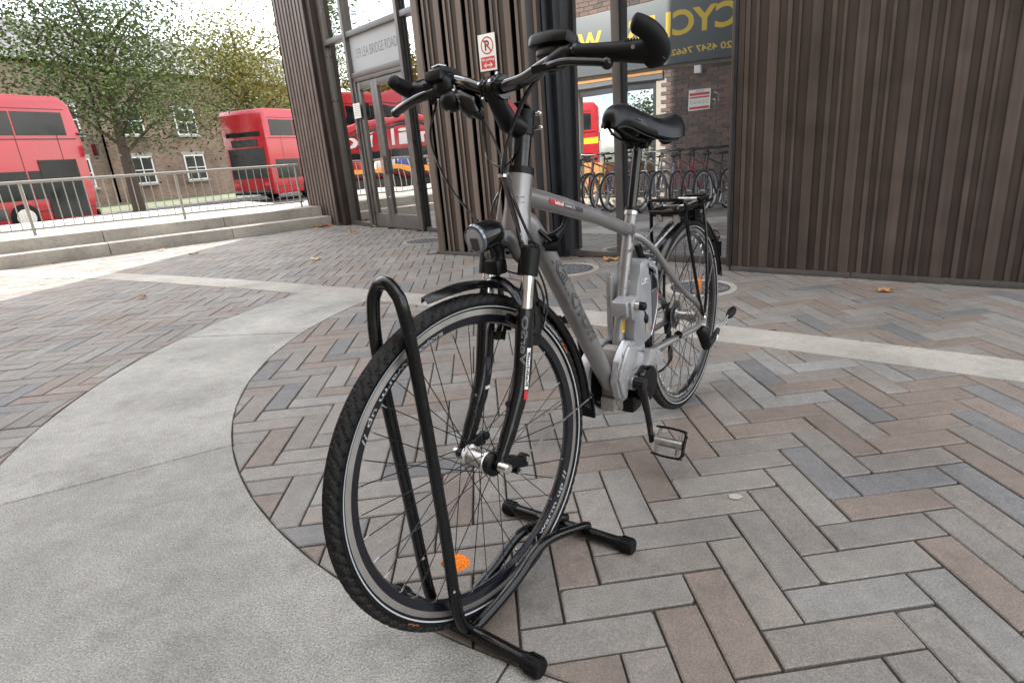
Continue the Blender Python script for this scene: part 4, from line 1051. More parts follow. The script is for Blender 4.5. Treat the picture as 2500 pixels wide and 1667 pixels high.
# brake levers
for sy in (1, -1):
    q = MB(FT)
    if sy == 1:
        body = [(-.213, .150, .763), (-.196, .135, .752), (-.190, .125, .745)]; lev = [(-.190, .122, .748), (-.184, .145, .748), (-.182, .175, .748), (-.186, .210, .742), (-.192, .245, .735), (-.195, .256, .731)]
    else:
        body = [(-.195, -.150, .766), (-.176, -.140, .757), (-.170, -.132, .752)]; lev = [(-.164, -.130, .750), (-.148, -.155, .744), (-.140, -.185, .740), (-.138, -.225, .734), (-.142, -.265, .727), (-.143, -.285, .722)]
    q.tube(body, [.019, .016, .012], 12); q.tube([Vector(barp[sy][4])+(Vector(barp[sy][5])-Vector(barp[sy][4]))*t for t in (.1, .75)], .0185, 14)
    q.box(Vector(body[-1])+Vector((.004, sy*.004, 0)), (.026, .052, .012), X=(1, sy*.2, 0))
    bl = q.build('brake_lever_body', PLASTIC, bike, bevel=0)
    q = MB(FT); q.tube(curve_pts(lev, 4), [.0100, .0105]+[.0098]*16+[.0092, .0095, .0085], 12, flat=((.75, 1.15) if sy == 1 else (1.0, 1.1))); q.ball(lev[-1], .0105, 12, 8); q.build('brake_lever', BLACK, bl)
q = MB(FT); q.ball((-.186, .138, .754), (.006, .008, .002), 8, 6); q.build('red_mark', REDP, bike)
# display housing on left side of the bar
dc = Vector((-.240, .115, .793)); dX = Vector((.08, 1, -.05)).normalized(); dZ = Vector((-.35, .06, 1)).normalized()
q = MB(FT); dY = dZ.cross(dX).normalized()
dpts = [(-.046, -.030), (-.050, -.006), (-.046, .014), (.000, .020), (.040, .016), (.052, .0), (.050, -.026), (.020, -.032), (-.030, -.034)]
q.prism([dc+dX*a_+dY*(b_*1.0)*1.1-dZ*.013 for a_, b_ in dpts], dZ*.022); disp = q.build('display_unit', PLASTIC, bike, bevel=.006)
q = MB(FT); q.prism([dc+dX*a_*.86+dY*b_*.92+dZ*.009 for a_, b_ in dpts], dZ*.004); q.build('display_cover', RUBBER, disp, bevel=.002)
q = MB(FT); q.box(dc+dX*.004-dY*(-.022)+dZ*.006, (.018, .006, .009), X=dX, Z=dZ); q.build('release_button', PLASTIC, disp, bevel=.002)
q = MB(FT); q.prism([dc+dX*a_*.62+dY*b_*.8-dZ*.030 for a_, b_ in dpts], dZ*.018); q.box(dc-dZ*.030-dX*.006, (.026, .020, .030), X=dX, Z=dZ); q.build('display_mount', PLASTIC, disp, bevel=.003)
# shifter and bell cluster on right side
q = MB(FT)
q.tube([(-.176, -.118, .763), (-.184, -.150, .766)], [.026, .024], 16); q.ball((-.163, -.130, .752), (.024, .028, .026), 14, 10)
q.box((-.168, -.142, .785), (.030, .050, .012), X=(1, -.2, .1)); q.ball((-.160, -.112, .722), (.026, .028, .022), 14, 10)
q.box((-.150, -.136, .770), (.034, .040, .020), X=(1, .2, .3)); q.box((-.158, -.160, .757), (.024, .040, .016), X=(1, .5, 0)); q.tube([(-.158, -.150, .740), (-.150, -.168, .728)], .008, 8)
q.build('gear_shifter', PLASTIC, bike, bevel=.002, angle=40)
q = MB(FT); q.box((-.158, -.136, .7935), (.018, .030, .002), X=(1, -.2, .1)); q.tube([(-.150, -.150, .748), (-.147, -.162, .735)], [.006, .004], 8); q.build('gear_window', ALLOY, bike)
q = MB(FT); q.tube([(-.168, -.125, .740), (-.166, -.085, .726), (-.168, -.062, .706), (-.172, -.055, .690)], [.010, .018, .026, .018], 14); q.tube([(-.172, -.055, .692), (-.178, -.045, .676)], [.012, .004], 8)
q.build('bell', BLACK, bike, angle=60)
q = MB(FT)
for p_ in ((-.150, -.128, .742), (-.146, -.138, .728), (-.148, -.112, .705), (-.155, -.098, .741)): q.ball(p_, .0036, 8, 6)
q.tube([(-.166, -.103, .766), (-.160, -.098, .742)], .003, 6); q.build('bolt', CHROME, bike)
# cables
CABLE = mat('cable_sheath', (.004, .0045, .006), .16, coat=.8, spec=.6)
def cable(pts, r=.0024, m_=None): return bt('cable', m_ or CABLE, curve_pts(pts, 5), r, 7, T=FT)
cable([(-.168, -.15, .757), (-.160, -.165, .722), (-.142, -.17, .679), (-.130, -.162, .649), (-.124, -.148, .617), (-.120, -.125, .575), (-.124, -.104, .540), (-.126, -.073, .504), (-.137, -.051, .470), (-.140, -.040, .44)])
cable([(-.166, -.10, .727), (-.176, -.085, .712), (-.185, -.062, .683), (-.187, -.040, .655), (-.186, -.019, .612), (-.184, -.015, .588), (-.180, -.012, .563)], .0024, mat('cable_sheen', (.05, .055, .065), .2, coat=.6))
cable([(-.178, -.048, .680), (-.190, -.062, .660), (-.192, -.064, .620), (-.190, -.056, .597), (-.197, -.036, .583), (-.206, -.020, .585), (-.2085, -.0, .600), (-.207, .008, .611)])
cable([(-.205, .12, .748), (-.200, .095, .737), (-.194, .068, .715), (-.186, .047, .685), (-.181, .032, .655), (-.183, .012, .627), (-.184, -.004, .600), (-.182, -.009, .579), (-.180, -.009, .563)], .0026)
cable([(-.200, .115, .742), (-.192, .085, .722), (-.183, .058, .690), (-.176, .036, .655), (-.176, .014, .620), (-.178, .000, .590), (-.176, -.005, .563)], .0032)
cable([(-.196, .10, .738), (-.184, .07, .70), (-.170, .045, .655), (-.170, .018, .62), (-.172, .004, .59), (-.170, -.002, .565)], .0022)
cable([(-.176, -.007, .563), (-.170, .004, .542), (-.160, .022, .505), (-.151, .040, .472), (-.143, .054, .441), (-.148, .053, .415)], .0052)
cable([(-.180, -.005, .562), (-.174, .011, .533), (-.166, .032, .500), (-.163, .050, .463), (-.168, .062, .431), (-.190, .060, .416)], .0030)
cable([(-.178, -.012, .563), (-.170, -.014, .535), (-.159, -.015, .503), (-.143, -.016, .462), (-.136, -.030, .424), (-.130, -.022, .40)], .0030)
cable([(-.174, -.012, .54), (-.160, -.030, .505), (-.148, -.034, .460), (-.138, -.020, .43)], .0022)
cable([(-.166, .052, .400), (-.178, .060, .372), (-.190, .064, .332), (-.194, .064, .295), (-.183, .062, .262), (-.176, .062, .245)], .0026)
cable([(-.150, .060, .368), (-.170, .064, .345), (-.183, .064, .310), (-.178, .064, .275)], .0026)
cable([(-.150, -.010, .385), (-.142, .008, .372), (-.148, .035, .366), (-.165, .052, .368)], .0018)
bt('cable_tie', ALLOY, [(-.178, -.008, .566), (-.177, -.008, .560)], .0105, 12, T=FT)
q = MB(BT); q.tube([(.905, .034, .770), (.900, .052, .775), (.888, .062, .790), (.878, .070, .810)], [.010, .012, .007, .009], 10); q.tube([(.915, .028, .752), (.898, .050, .752)], [.010, .013], 10); q.tube([(.93, .025, .79), (.915, .045, .765)], .005, 8)
q.build('cable_stop', PLASTIC, bike)
# rear wheel
RT = lambda p: BT((p[0], p[1], p[2]+.3464))
rw, rrim, rty = wheel_geo(RT, bike, flange=.030)
q = MB(RT); q.lathe([(.0001, -.045), (.010, -.045), (.0175, -.030), (.0165, .0), (.0165, .012), (.0215, .016), (.0215, .044), (.0175, .048), (.0001, .050)], (0, 0, 0), (0, 1, 0), 28); q.build('rear_hub_shell', ALLOY, rw)
q = MB(RT); q.lathe([(.0001, .062), (.006, .062), (.006, .068), (.010, .069), (.010, .078), (.006, .082), (.0001, .083)], (0, 0, 0), (0, 1, 0), 16); q.build('axle_nut', CHROME, rw)
q = MB(RT)
for k, rr_ in enumerate((.020, .023, .026, .030, .034, .038, .043)): q.lathe([(rr_-.006, -.056+k*.0030), (rr_, -.056+k*.0030), (rr_, -.0545+k*.0030), (rr_-.006, -.0545+k*.0030)], (0, 0, 0), (0, 1, 0), 26, closed=True)
q.build('cassette', PLASTIC, rw)
q = MB(RT); q.lathe([(.052, -.034), (.052, -.0335), (.020, -.0345)], (0, 0, 0), (0, 1, 0), 30); q.build('spoke_guard', mat('clear_plastic_disc', (.10, .10, .11), .2), rw)
q = MB(RT)
for base in (20, 200): put_text(q, '/ warm up //', rimfn(base+20, base+62, .3038, .2910, .0124, .0094), bold=.01)
put_text(q, '/ warm up //', rimfn(-122, -68, .3038, .2910, .0124, .0094), bold=.01)
q.build('lettering', RIMP, rrim)
q = MB(RT); oc = Vector((-.085, .016, .085)); P = [oc+Vector((-.35*math.sin(2*PI*k/18)*.018-.0*k, 0, 0))+Vector((math.cos(2*PI*k/18)*.020, 0, math.sin(2*PI*k/18)*.036)) for k in range(18)]
q.prism(P, (0, .010, 0)); q.build('spoke_reflector', ORANGE, rw, bevel=.002)
mg2 = mudguard(RT, 22, 168, .3700, .0265, 'mudguard')
for sy in (1, -1):
    bt('mudguard_stay', BLACK, [(.0, sy*.070, .352), (-.12, sy*.055, .48), (-.26, sy*.036, .585), (-.283, sy*.020, .590)], .0022, 6, par=mg2)
q = MB(RT); q.box((.317, 0, .210), (.020, .035, .030), X=(.6, 0, .8)); q.build('white_reflector', mat('white_reflector', (.7, .72, .75), .3), mg2, bevel=.004)
# chainstay sensor, cable tie
q = MB(BT)
q.tube(curve_pts([(.34, .058, .36), (.30, .070, .362), (.25, .070, .352), (.205, .070, .340)], 4), .0022, 6); q.tube([(.212, .060, .343), (.205, .060, .339)], .0135, 10); q.build('cable', BLACKT, bike)
# rear carrier
q = MB(BT)
z0 = .742
for sy in (1, -1):
    q.tube([(.158, sy*.058, z0), (-.15, sy*.046, z0+.006)], .005, 10)
    q.tube([(.150, sy*.030, z0+.001), (-.12, sy*.024, z0+.006)], .004, 8)
q.tube(arc_r([(.150, -.062, z0-.004), (.168, -.064, z0+.034), (.168, .064, z0+.034), (.150, .062, z0-.004)], .03), .0058, 10)
q.tube([(.158, -.060, z0-.004), (.158, .060, z0-.004)], .0055, 10); q.tube([(-.06, -.050, z0+.004), (-.06, .050, z0+.004)], .004, 8); q.tube(arc_r([(-.10, -.048, z0+.005), (-.155, -.045, z0+.007), (-.155, .045, z0+.007), (-.10, .048, z0+.005)], .02), .005, 10)
q.box((.148, 0, z0-.012), (.012, .112, .016))
rack = q.build('luggage_carrier', BLACK, bike)
q = MB(BT); q.tube(arc_r([(-.02, -.034, z0+.014), (.120, -.034, z0+.012), (.120, .034, z0+.012), (-.02, .034, z0+.014)], .02), .0032, 8); q.build('spring_clip', ALLOY, rack)
q = MB(BT); q.box((-.075, 0, z0+.018), (.10, .088, .010)); q.box((-.10, 0, z0+.026), (.06, .06, .007)); q.tube([(-.03, -.03, z0+.018), (-.03, .03, z0+.018)], .007, 10); q.build('carrier_plate', PLASTIC, rack, bevel=.004)
q = MB(BT); q.tube([(-.028+k*.0, -.034+.0045*k, z0+.018) for k in range(16)], [.008+(.0012 if k % 2 else 0) for k in range(16)], 10); q.build('spring', ALLOY, rack)
for sy in (1, -1):
    bt('carrier_leg', BLACK, [(.150, sy*.060, z0-.006), (.135, sy*.066, .65), (.052, sy*.074, .425), (.010, sy*.074, .362)], .0058, 10, par=rack)
    bt('carrier_leg', BLACK, [(-.045, sy*.050, z0+.004), (-.035, sy*.066, .63), (-.006, sy*.080, .52), (-.002, sy*.080, .42), (.002, sy*.076, .365)], .0055, 10, par=rack)
    bt('carrier_strut', ALLOY, [(.154, sy*.030, .704), (.245, sy*.030, .680), (.332, sy*.026, .652), (.352, sy*.024, .640)], .0042, 8, par=rack)
q = MB(BT)
for sy in (1, -1): q = MB(BT); q.box((.150, sy*.030, .716), (.020, .018, .026)); q.build('strut_clamp', ALLOY, rack, bevel=.003)
q = MB(BT); q.ball((-.105, .0, .705), (.050, .036, .032), 18, 12, Z=(.2, 0, 1)); q.box((-.06, 0, .705), (.07, .055, .036)); q.build('rear_lamp_box', BLACK, rack, bevel=0, angle=60)
q = MB(BT); q.ball((-.300, 0, .590), (.020, .030, .026), 14, 10); rlp = q.build('rear_lamp', BLACK, bike)
q = MB(BT); q.box((-.318, 0, .590), (.006, .044, .034)); q.build('lamp_lens', REDP, rlp, bevel=.004)
q = MB(BT); q.box((-.335, 0, .535), (.006, .050, .060), Z=(.45, 0, 1)); q.tube([(-.345, 0, .512), (-.395, .002, .486)], [.007, .003], 8); q.build('mud_flap', RUBBER, bike, bevel=.002)
# battery
q = MB(BT)
side = [(.462, .600), (.458, .628), (.431, .634), (.402, .632), (.358, .613), (.331, .588), (.324, .53), (.337, .468), (.358, .412), (.39, .386), (.47, .376), (.505, .388), (.509, .42), (.498, .50), (.478, .575)]
q.prism([(x_, -.040, z_) for x_, z_ in side], (0, .084, 0)); bat = q.build('battery', BATT, bike, bevel=.010)
q = MB(BT); q.prism([(x_*.985+.003, .0445, z_*.97+.012) for x_, z_ in [(.400, .600), (.372, .585), (.348, .56), (.340, .52), (.350, .455), (.366, .415), (.385, .425), (.388, .50), (.392, .56)]], (0, .0014, 0)); q.build('side_panel', mat('panel_dark', (.07, .075, .085), .4), bat)
q = MB(BT)
for k in range(6): q.tube([(.386-.006*k, .0465, .590-.006*k), (.383-.006*k, .0465, .535)], .0012, 5)
q.build('grille', PLASTIC, bat)
q = MB(BT); q.tube(curve_pts([(.392, .0462, .528), (.370, .0462, .534), (.345, .0462, .530)], 4), .0012, 5); q.tube(curve_pts([(.345, .0462, .525), (.352, .0462, .47), (.385, .0462, .41), (.40, .0462, .395)], 4), .0016, 5); q.build('trim_line', ALLOY, bat)
q = MB(BT); q.lathe([(.0075, 0), (.0001, 0)], (.343, .0462, .512), (0, 1, 0), 14); q.prism([(.402, .046, .412), (.392, .046, .412), (.388, .046, .428)], (0, .001, 0)); q.build('red_mark', REDP, bat)
q = MB(BT); q.prism([(.412, .0445, .622), (.380, .0445, .612), (.356, .0445, .596), (.352, .0445, .575), (.362, .0445, .578), (.368, .0445, .592), (.390, .0445, .604), (.410, .0445, .610)], (0, .006, 0)); q.build('carry_handle', SILVER, bat, bevel=.002)
q = MB(BT); q.prism([(.405, .0442, .607), (.392, .0442, .601), (.371, .0442, .590), (.371, .0442, .583), (.402, .0442, .583)], (0, .0012, 0)); q.build('handle_recess', GAP, bat)
q = MB(BT); q.add([(.4795, .020, .571), (.4795, -.010, .571), (.4775, -.010, .582), (.4775, .020, .582)], [(0, 1, 2, 3)])
q.v = [(x_+.004, y_, z_) for x_, y_, z_ in q.v]; q.build('warning_label', WHITEP, bat)
q = MB(BT); q.add([(.458, .0446, .566), (.418, .0446, .566), (.418, .0446, .579), (.458, .0446, .579)], [(0, 1, 2, 3)]); q.build('warning_label', WHITEP, bat)
q = MB(BT)
for z_ in (.5695, .5745): q.add([(.457, .0449, z_), (.433, .0449, z_), (.433, .0449, z_+.003), (.457, .0449, z_+.003)], [(0, 1, 2, 3)])
q.add([(.430, .0449, .568), (.419, .0449, .568), (.4245, .0449, .5775)], [(0, 1, 2)]); q.build('print', DARKP, bat)
q = MB(BT); q.box((.499, -.030, .495), (.016, .010, .20), Z=(-.30, 0, 1)); q.box((.492, -.046, .500), (.010, .012, .215), Z=(-.30, 0, 1)); q.build('battery_rail', SILVER, bat, bevel=.004)
q = MB(BT); q.box((.535, .022, .517), (.052, .048, .048), X=(1, 0, -.18)); q.box((.520, .040, .512), (.050, .030, .058), X=(1, 0, -.18)); lk = q.build('lock_box', SILVER, bat, bevel=.006)
q = MB(BT); q.cyl((.520, .052, .520), (.516, .064, .519), .0135, n=18); q.build('lock_barrel', ALLOY, lk)
q = MB(BT); q.cyl((.516, .064, .519), (.513, .074, .518), .0125, n=14); q.ball((.508, .076, .516), (.013, .006, .013), 12, 8); q.tube([(.503, .076, .500), (.500, .076, .485)], .0025, 8); q.ball((.500, .078, .478), (.011, .006, .014), 12, 8); q.build('key', PLASTIC, lk)
q = MB(BT); q.box((.495, .076, .452), (.012, .003, .030), Z=(-.15, 0, 1)); q.build('key_blade', mat('key_brass', (.50, .40, .30), .45, metal=.6), lk)
# motor: castings, covers, chainguard, cranks
q = MB(BT)
q.prism([(.590, -.03, .33), (.578, -.03, .40), (.55, -.03, .405), (.46, -.03, .37), (.42, -.03, .33), (.43, -.03, .26), (.50, -.03, .205), (.555, -.03, .200), (.585, -.03, .235)], (0, .052, 0)); q.tube([(.536, 0, .36), (.531, 0, .395)], [.024, .019], 18)
q.box((.575, -.005, .235), (.05, .045, .045), Z=(.2, 0, 1)); q.box((.53, .005, .215), (.035, .05, .03)); q.build('motor_casting', CAST, bike, bevel=.008)
q = MB(BT); cov = [(.569, .430), (.526, .417), (.507, .378), (.448, .355), (.433, .366), (.385, .337), (.362, .309), (.367, .298), (.478, .314), (.535, .313), (.571, .298), (.578, .258), (.607, .258), (.630, .276), (.648, .327), (.640, .353), (.633, .364), (.628, .384), (.607, .405)]
q.prism([(x_-.012, .026, z_-.004) for x_, z_ in cov], (0, .022, 0)); cv = q.build('motor_cover', SILVER, bike, bevel=.007)
q = MB(BT); q.prism([(.452, .044, .366), (.400, .044, .352), (.362, .044, .322), (.352, .044, .302), (.372, .044, .292), (.440, .044, .304), (.480, .044, .316), (.462, .044, .334)], (-.006, .024, .004)); q.build('cover_wing', SILVER, cv, bevel=.006)
q = MB(BT); q.prism([(.588, .0485, .395), (.568, .0485, .412), (.530, .0485, .402), (.514, .0485, .372), (.545, .0485, .345), (.574, .0485, .325), (.600, .0485, .262), (.615, .0485, .285), (.632, .0485, .330), (.622, .0485, .355)], (-.003, .008, 0)); q.build('cover_ridge', SILVER, cv, bevel=.0035)
q = MB(BT); q.box((.468, .012, .372), (.075, .060, .060), X=(1, 0, -.2)); q.build('battery_foot', SILVER, bike, bevel=.008)
q = MB(BT); q.tube(curve_pts([(.600, .0487, .402), (.585, .0487, .362), (.560, .0487, .334), (.50, .0487, .326)], 4), .0009, 4); q.tube([(.503, .0487, .379), (.445, .0487, .356)], .0008, 4); q.build('seam', DARKP, cv)
q = MB(BT); q.lathe([(.0001, -.01), (.054, -.01), (.056, 0), (.056, .040), (.053, .046), (.0001, .047)], (.472, .028, .268), (0, 1, 0), 36); mo = q.build('motor_drum', BLACK, bike)
q = MB(BT); q.lathe([(.0515, 0), (.049, .0006), (.0001, .0006)], (.472, .0752, .268), (0, 1, 0), 36); q.build('drum_face', RUBBER, mo)
q = MB(BT); q.box((.52, .03, .222), (.06, .05, .05)); q.build('motor_block', PLASTIC, bike, bevel=.008)
CC = Vector((.548, 0, .296))
q = MB(BT); q.cyl(CC+Vector((0, .044, 0)), CC+Vector((0, .062, 0)), .024, .022, n=22); q.build('crank_bearing', ALLOY, bike)
CG = CC+Vector((-.006, 0, -.002))
cg = MB(BT); cg.lathe([(.1125, -.036), (.1160, -.044), (.1165, -.062), (.113, -.072), (.090, -.074), (.090, -.040), (.094, -.036)], CG, (0, 1, 0), 60, closed=True); cgo = cg.build('chainguard', SILVER, bike)
q = MB(BT); q.lathe([(.0001, -.052), (.078, -.052), (.0895, -.046), (.0895, -.069), (.07, -.071), (.0001, -.071)], CG, (0, 1, 0), 48); q.build('chainring', PLASTIC, cgo)
for k in range(3): q = MB(BT); a = .9+k*2.1; q.cyl(CG+Vector((math.cos(a)*.075, -.046, math.sin(a)*.075)), CG+Vector((math.cos(a)*.075, -.054, math.sin(a)*.075)), .005, n=10); q.build('bolt', CHROME, cgo)
def pedal(pc, par, sy, dirv):
    X_ = Vector(dirv).normalized(); Y_ = Vector((0, 1, 0)); Z_ = X_.cross(Y_).normalized()
    pl = MB(BT); pl.tube([pc-Y_*sy*.004, pc+Y_*sy*.080], [.0135, .0145], 16)
    p = pl.build('pedal', ALLOY, par)
    q = MB(BT)
    for t in (-.038, .038): q.box(pc+Y_*sy*(.035), (.0, .0, .0)) if False else None
    for yy in (.004, .068): q.box(pc+Y_*sy*yy, (.074, .008, .014), X=X_, Z=Z_)
    q.build('pedal_bridge', CHROME, p, bevel=.001)
    q = MB(BT)
    for t in (-1, 1):
        n = 12
        for k in range(n):
            y0_ = -.008+k*(.090/n); q.box(pc+X_*(t*(.040+.002*math.sin(k*PI/(n-1))))+Y_*sy*(y0_+.004), (.0055, .0078, .017+(.007 if k % 2 else 0)), X=X_, Z=Z_)
    q.box(pc+Y_*sy*.084, (.060, .004, .016), X=X_, Z=Z_); q.box(pc+Y_*sy*.082+X_*.033, (.022, .004, .016), X=X_+Y_*(-.7*sy), Z=Z_); q.box(pc+Y_*sy*.082-X_*.033, (.022, .004, .016), X=X_+Y_*(.7*sy), Z=Z_)
    q.build('pedal_cage', PLASTIC, p)
    return p
for sy in (1, -1):
    e = Vector((-.024, 0, -.182)) if sy == 1 else Vector((.022, 0, .168))
    q = MB(BT); y0 = .066*sy if sy == 1 else -.078
    q.tube([CC+Vector((0, y0, 0)), CC+Vector((0, y0+.028*sy, 0))], .0185, 18)
    q.tube([CC+Vector((0, y0+.016*sy, 0)), CC+e*.15+Vector((0, y0+.018*sy, 0)), CC+e*.5+Vector((0, y0+.028*sy, 0)), CC+e*.95+Vector((0, y0+.034*sy, 0)), CC+e*1.04+Vector((0, y0+.034*sy, 0))], [.020, .0175, .0135, .0120, .0115], 14, flat=(1.0, .62), up=(1, 0, 0))
    cr = q.build('crank', BLACK, bike, angle=50)
    if sy == 1:
        q = MB(BT); q.tube([CC+e*.25+Vector((-.0115, y0+.026, 0)), CC+e*.6+Vector((-.0100, y0+.033, 0)), CC+e*.98+Vector((-.0085, y0+.038, 0))], [.004, .0052, .005], 8); q.build('worn_edge', ALLOY, cr)
    pc = CC+e+Vector((0, y0+.052*sy, 0))
    pedal(pc, cr, sy, (-.55, 0, .83) if sy == 1 else (-.9, 0, -.42))
q = MB(BT); q.box(CC+Vector((.030, -.145, .170)), (.006, .045, .012)); q.build('pedal_reflector', ORANGE, bike)
# chain and derailleur
q = MB(BT); pts = curve_pts([(.455, -.058, .255), (.30, -.058, .205), (.10, -.060, .150), (.00, -.062, .150), (-.028, -.062, .175), (-.020, -.062, .205), (.005, -.062, .235), (.010, -.062, .262), (-.01, -.060, .285), (-.045, -.058, .33)], 10)
for i in range(len(pts)-1): q.box((pts[i]+pts[i+1])/2, ((pts[i+1]-pts[i]).length*.7, .006 if i % 2 else .004, .008), X=pts[i+1]-pts[i], Z=(0, 1, 0))
q.tube([(.45, -.058, .40), (.20, -.058, .39), (.0, -.057, .388)], .0035, 6); q.build('chain', PLASTIC, bike)
q = MB(BT); q.tube([(-.01, -.066, .33), (-.02, -.075, .29), (-.012, -.072, .262)], [.012, .014, .010], 10); q.box((-.018, -.066, .222), (.012, .006, .10), Z=(.2, 0, 1)); q.box((-.010, -.058, .218), (.010, .003, .09), Z=(.2, 0, 1))
q.lathe([(.0001, -.003), (.017, -.003), (.017, .003), (.0001, .003)], (-.008, -.062, .262), (0, 1, 0), 16); q.lathe([(.0001, -.003), (.018, -.003), (.018, .003), (.0001, .003)], (-.020, -.062, .170), (0, 1, 0), 16); q.build('derailleur', PLASTIC, bike)
q = MB(BT); q.ball((.285, -.045, .56), (.030, .030, .050), 12, 8); q.box((.27, -.05, .50), (.03, .03, .06)); q.tube([(.29, -.02, .53), (.26, -.03, .51)], .009, 8); q.build('wheel_lock', PLASTIC, bike, angle=50)
q = MB(BT); q.tube(curve_pts([(.385, .0, .668), (.378, .004, .640), (.362, .008, .615)], 4), .011, 10); q.build('lock_arm', PLASTIC, bike)
bt('frame_bridge', SILVER, [(.365, .0, .617), (.330, .030, .606)], .0065, 12)
# kick stand
q = MB(BT); q.tube([(.028, .070, .310), (.018, .080, .290), (.004, .086, .245), (-.004, .086, .232)], [.016, .020, .017, .014], 12, flat=(1.2, .7)); q.tube([(-.004, .086, .235), (-.040, .092, .248), (-.080, .096, .268), (-.092, .098, .280)], [.014, .013, .012, .009], 12, flat=(1, .8))
ks = q.build('kickstand', PLASTIC, bike, angle=50)
q = MB(BT)
for d_ in (-.006, .006): q.tube([(-.085, .098, .272+d_), (-.190, .106, .304+d_)], .003, 8)
q.build('stand_rod', ALLOY, ks)
q = MB(BT); q.tube([(-.180, .105, .300), (-.195, .107, .306), (-.215, .109, .314), (-.232, .111, .320), (-.240, .112, .322)], [.007, .014, .0165, .013, .004], 12); q.build('rubber_foot', RUBBER, ks)
q = MB(BT); q.lathe([(.0095, 0), (.0001, .0005)], (-.060, .1055, .259), (0, 1, 0), 18); q.build('round_badge', WHITEP, ks)

# ------------------------------------------------------------------ floor stand
stand = thing('bicycle_floor_stand', (-.15, 1.1, 0), 'black tubular floor stand holding the front wheel of the silver bicycle', 'bike stand')
def foot(a, b_, par):
    a, b_ = Vector(a), Vector(b_); d_ = (b_-a).normalized()
    q = MB(); q.tube([a+d_*.02, b_-d_*.02], .0150, 18); t_ = q.build('cross_tube', BLACKT, par)
    for p_, s_ in ((a, 1), (b_, -1)):
        q = MB(); rr_ = []
        q.tube([p_, p_+d_*s_*.004, p_+d_*s_*.034, p_+d_*s_*.036, p_+d_*s_*.043], [.0175, .0190, .0185, .0165, .0162], 20)
        for k in range(12):
            an_ = 2*PI*k/12; u_ = d_.orthogonal().normalized(); v_ = d_.cross(u_); off = (u_*math.cos(an_)+v_*math.sin(an_))*.0182
            q.box(p_+d_*s_*.018+off, (.028, .0045, .0045), X=d_, Z=off)
        q.build('rubber_cap', RUBBER, par)
    return t_
foot((-.392, 1.105, .019), (-.058, .868, .019), stand)
foot((-.158, 1.4125, .019), (.168, 1.203, .019), stand)
for sy in (1, -1): pass
y1 = .036
loop = [(-.292, y1, -.318), (-.255, y1, -.302), (-.125, y1, -.266), (-.03, y1, -.30), (.060, y1, -.322), (.118, y1, -.322), (.142, y1, -.262), (.140, y1, -.1), (.140, y1, .05), (.143, y1, .283), (.148, y1*.98, .368), (.150, y1*.72, .392), (.151, y1*.3, .406),
        (.152, -y1*.3, .406), (.154, -y1*.72, .392), (.158, -y1*.98, .368), (.166, -y1, .30), (.166, -y1, .17), (.158, -y1, -.05), (.149, -y1, -.262), (.118, -y1, -.322), (.060, -y1, -.322), (-.03, -y1, -.30), (-.125, -y1, -.266), (-.255, -y1, -.302), (-.292, -y1, -.318)]
q = MB(FT); q.tube(curve_pts(loop, 5), .0118, 16); q.build('hoop_tube', BLACKT, stand)
q = MB(FT)
for (x_, z_) in ((.1475, -.150), (.1475, -.165)): pass
q.cyl((.146, y1+.004, -.205), (.150, y1+.012, -.205), .003, n=8); q.cyl((.158, -y1+.008, -.150), (.160, -y1+.013, -.150), .0035, n=8); q.build('rivet', CHROME, stand)
q = MB(FT); q.tube([(.1415, y1, -.222), (.1415, y1, -.226)], .0124, 16); q.build('joint_ring', BLACK, stand)

# ------------------------------------------------------------------ leaves and spots on the ground
def leaf(name, loc, size, label, m_, rot, seed):
    r_ = random.Random(seed); t = []
    n = 22
    q = MB(); c = Vector((loc[0], loc[1], .012)); vs = [c+Vector((0, 0, .008))]
    for k in range(n):
        a = 2*PI*k/n; lob = .55+.45*abs(math.cos(a*2.5+.3))**1.3; rr_ = size*lob*(.85+.3*r_.random())
        vs.append(c+Vector((math.cos(a+rot)*rr_, math.sin(a+rot)*rr_*.8, r_.uniform(-.004, .018)*(size/.05))))
    q.add(vs, [(0, 1+k, 1+(k+1) % n) for k in range(n)])
    vs2 = [v-Vector((0, 0, .0008)) for v in vs]; q.add(vs2, [(0, 1+(k+1) % n, 1+k) for k in range(n)])
    q.tube([c, c+Vector((math.cos(rot)*size*1.3, math.sin(rot)*size*1.3, -.004))], .0012, 4)
    o = q.build(name, m_, None, org=(loc[0], loc[1], 0), recalc=False); tag(o, label, 'leaf', 'fallen leaves on the paving'); return o
leaf('dry_leaf', (-2.43, 6.18), .07, 'pale dry leaf lying alone on the paving at the left', DRYLEAF2, .3, 1)
leaf('dry_leaf', (-2.77, 8.56), .065, 'orange brown leaf lying in front of the left side window', DRYLEAF, 1.2, 2)
leaf('dry_leaf', (-2.62, 9.06), .06, 'greenish leaf against the window sill left of the doors', LEAFY, 2.2, 3)
leaf('dry_leaf', (-2.50, 8.98), .05, 'small greenish leaf nearest the left door', LEAFG, .2, 9)
leaf('dry_leaf', (-3.60, 9.58), .09, 'orange leaf lying at the foot of the stone step', DRYLEAF, .1, 4)
leaf('dry_leaf', (-3.50, 9.66), .07, 'curled red brown leaf beside the stone step and cladding corner', mat('red_leaf', (.40, .12, .05), .7), 2.1, 5)
leaf('dry_leaf', (-3.55, 9.25), .04, 'tiny brown leaf in front of the stone step', DRYLEAF2, .9, 6)
leaf('dry_leaf', (-4.30, 7.20), .055, 'yellow leaf on the sunlit paving near the steps at the left', LEAFY, 1.7, 11)
leaf('dry_leaf', (-3.35, 4.75), .05, 'small brown leaf beside the pale concrete ribbon at the far left', DRYLEAF, 2.6, 12)
leaf('dry_leaf', (-5.10, 7.85), .06, 'dull brown leaf at the foot of the steps in the sun', DRYLEAF2, .8, 13)
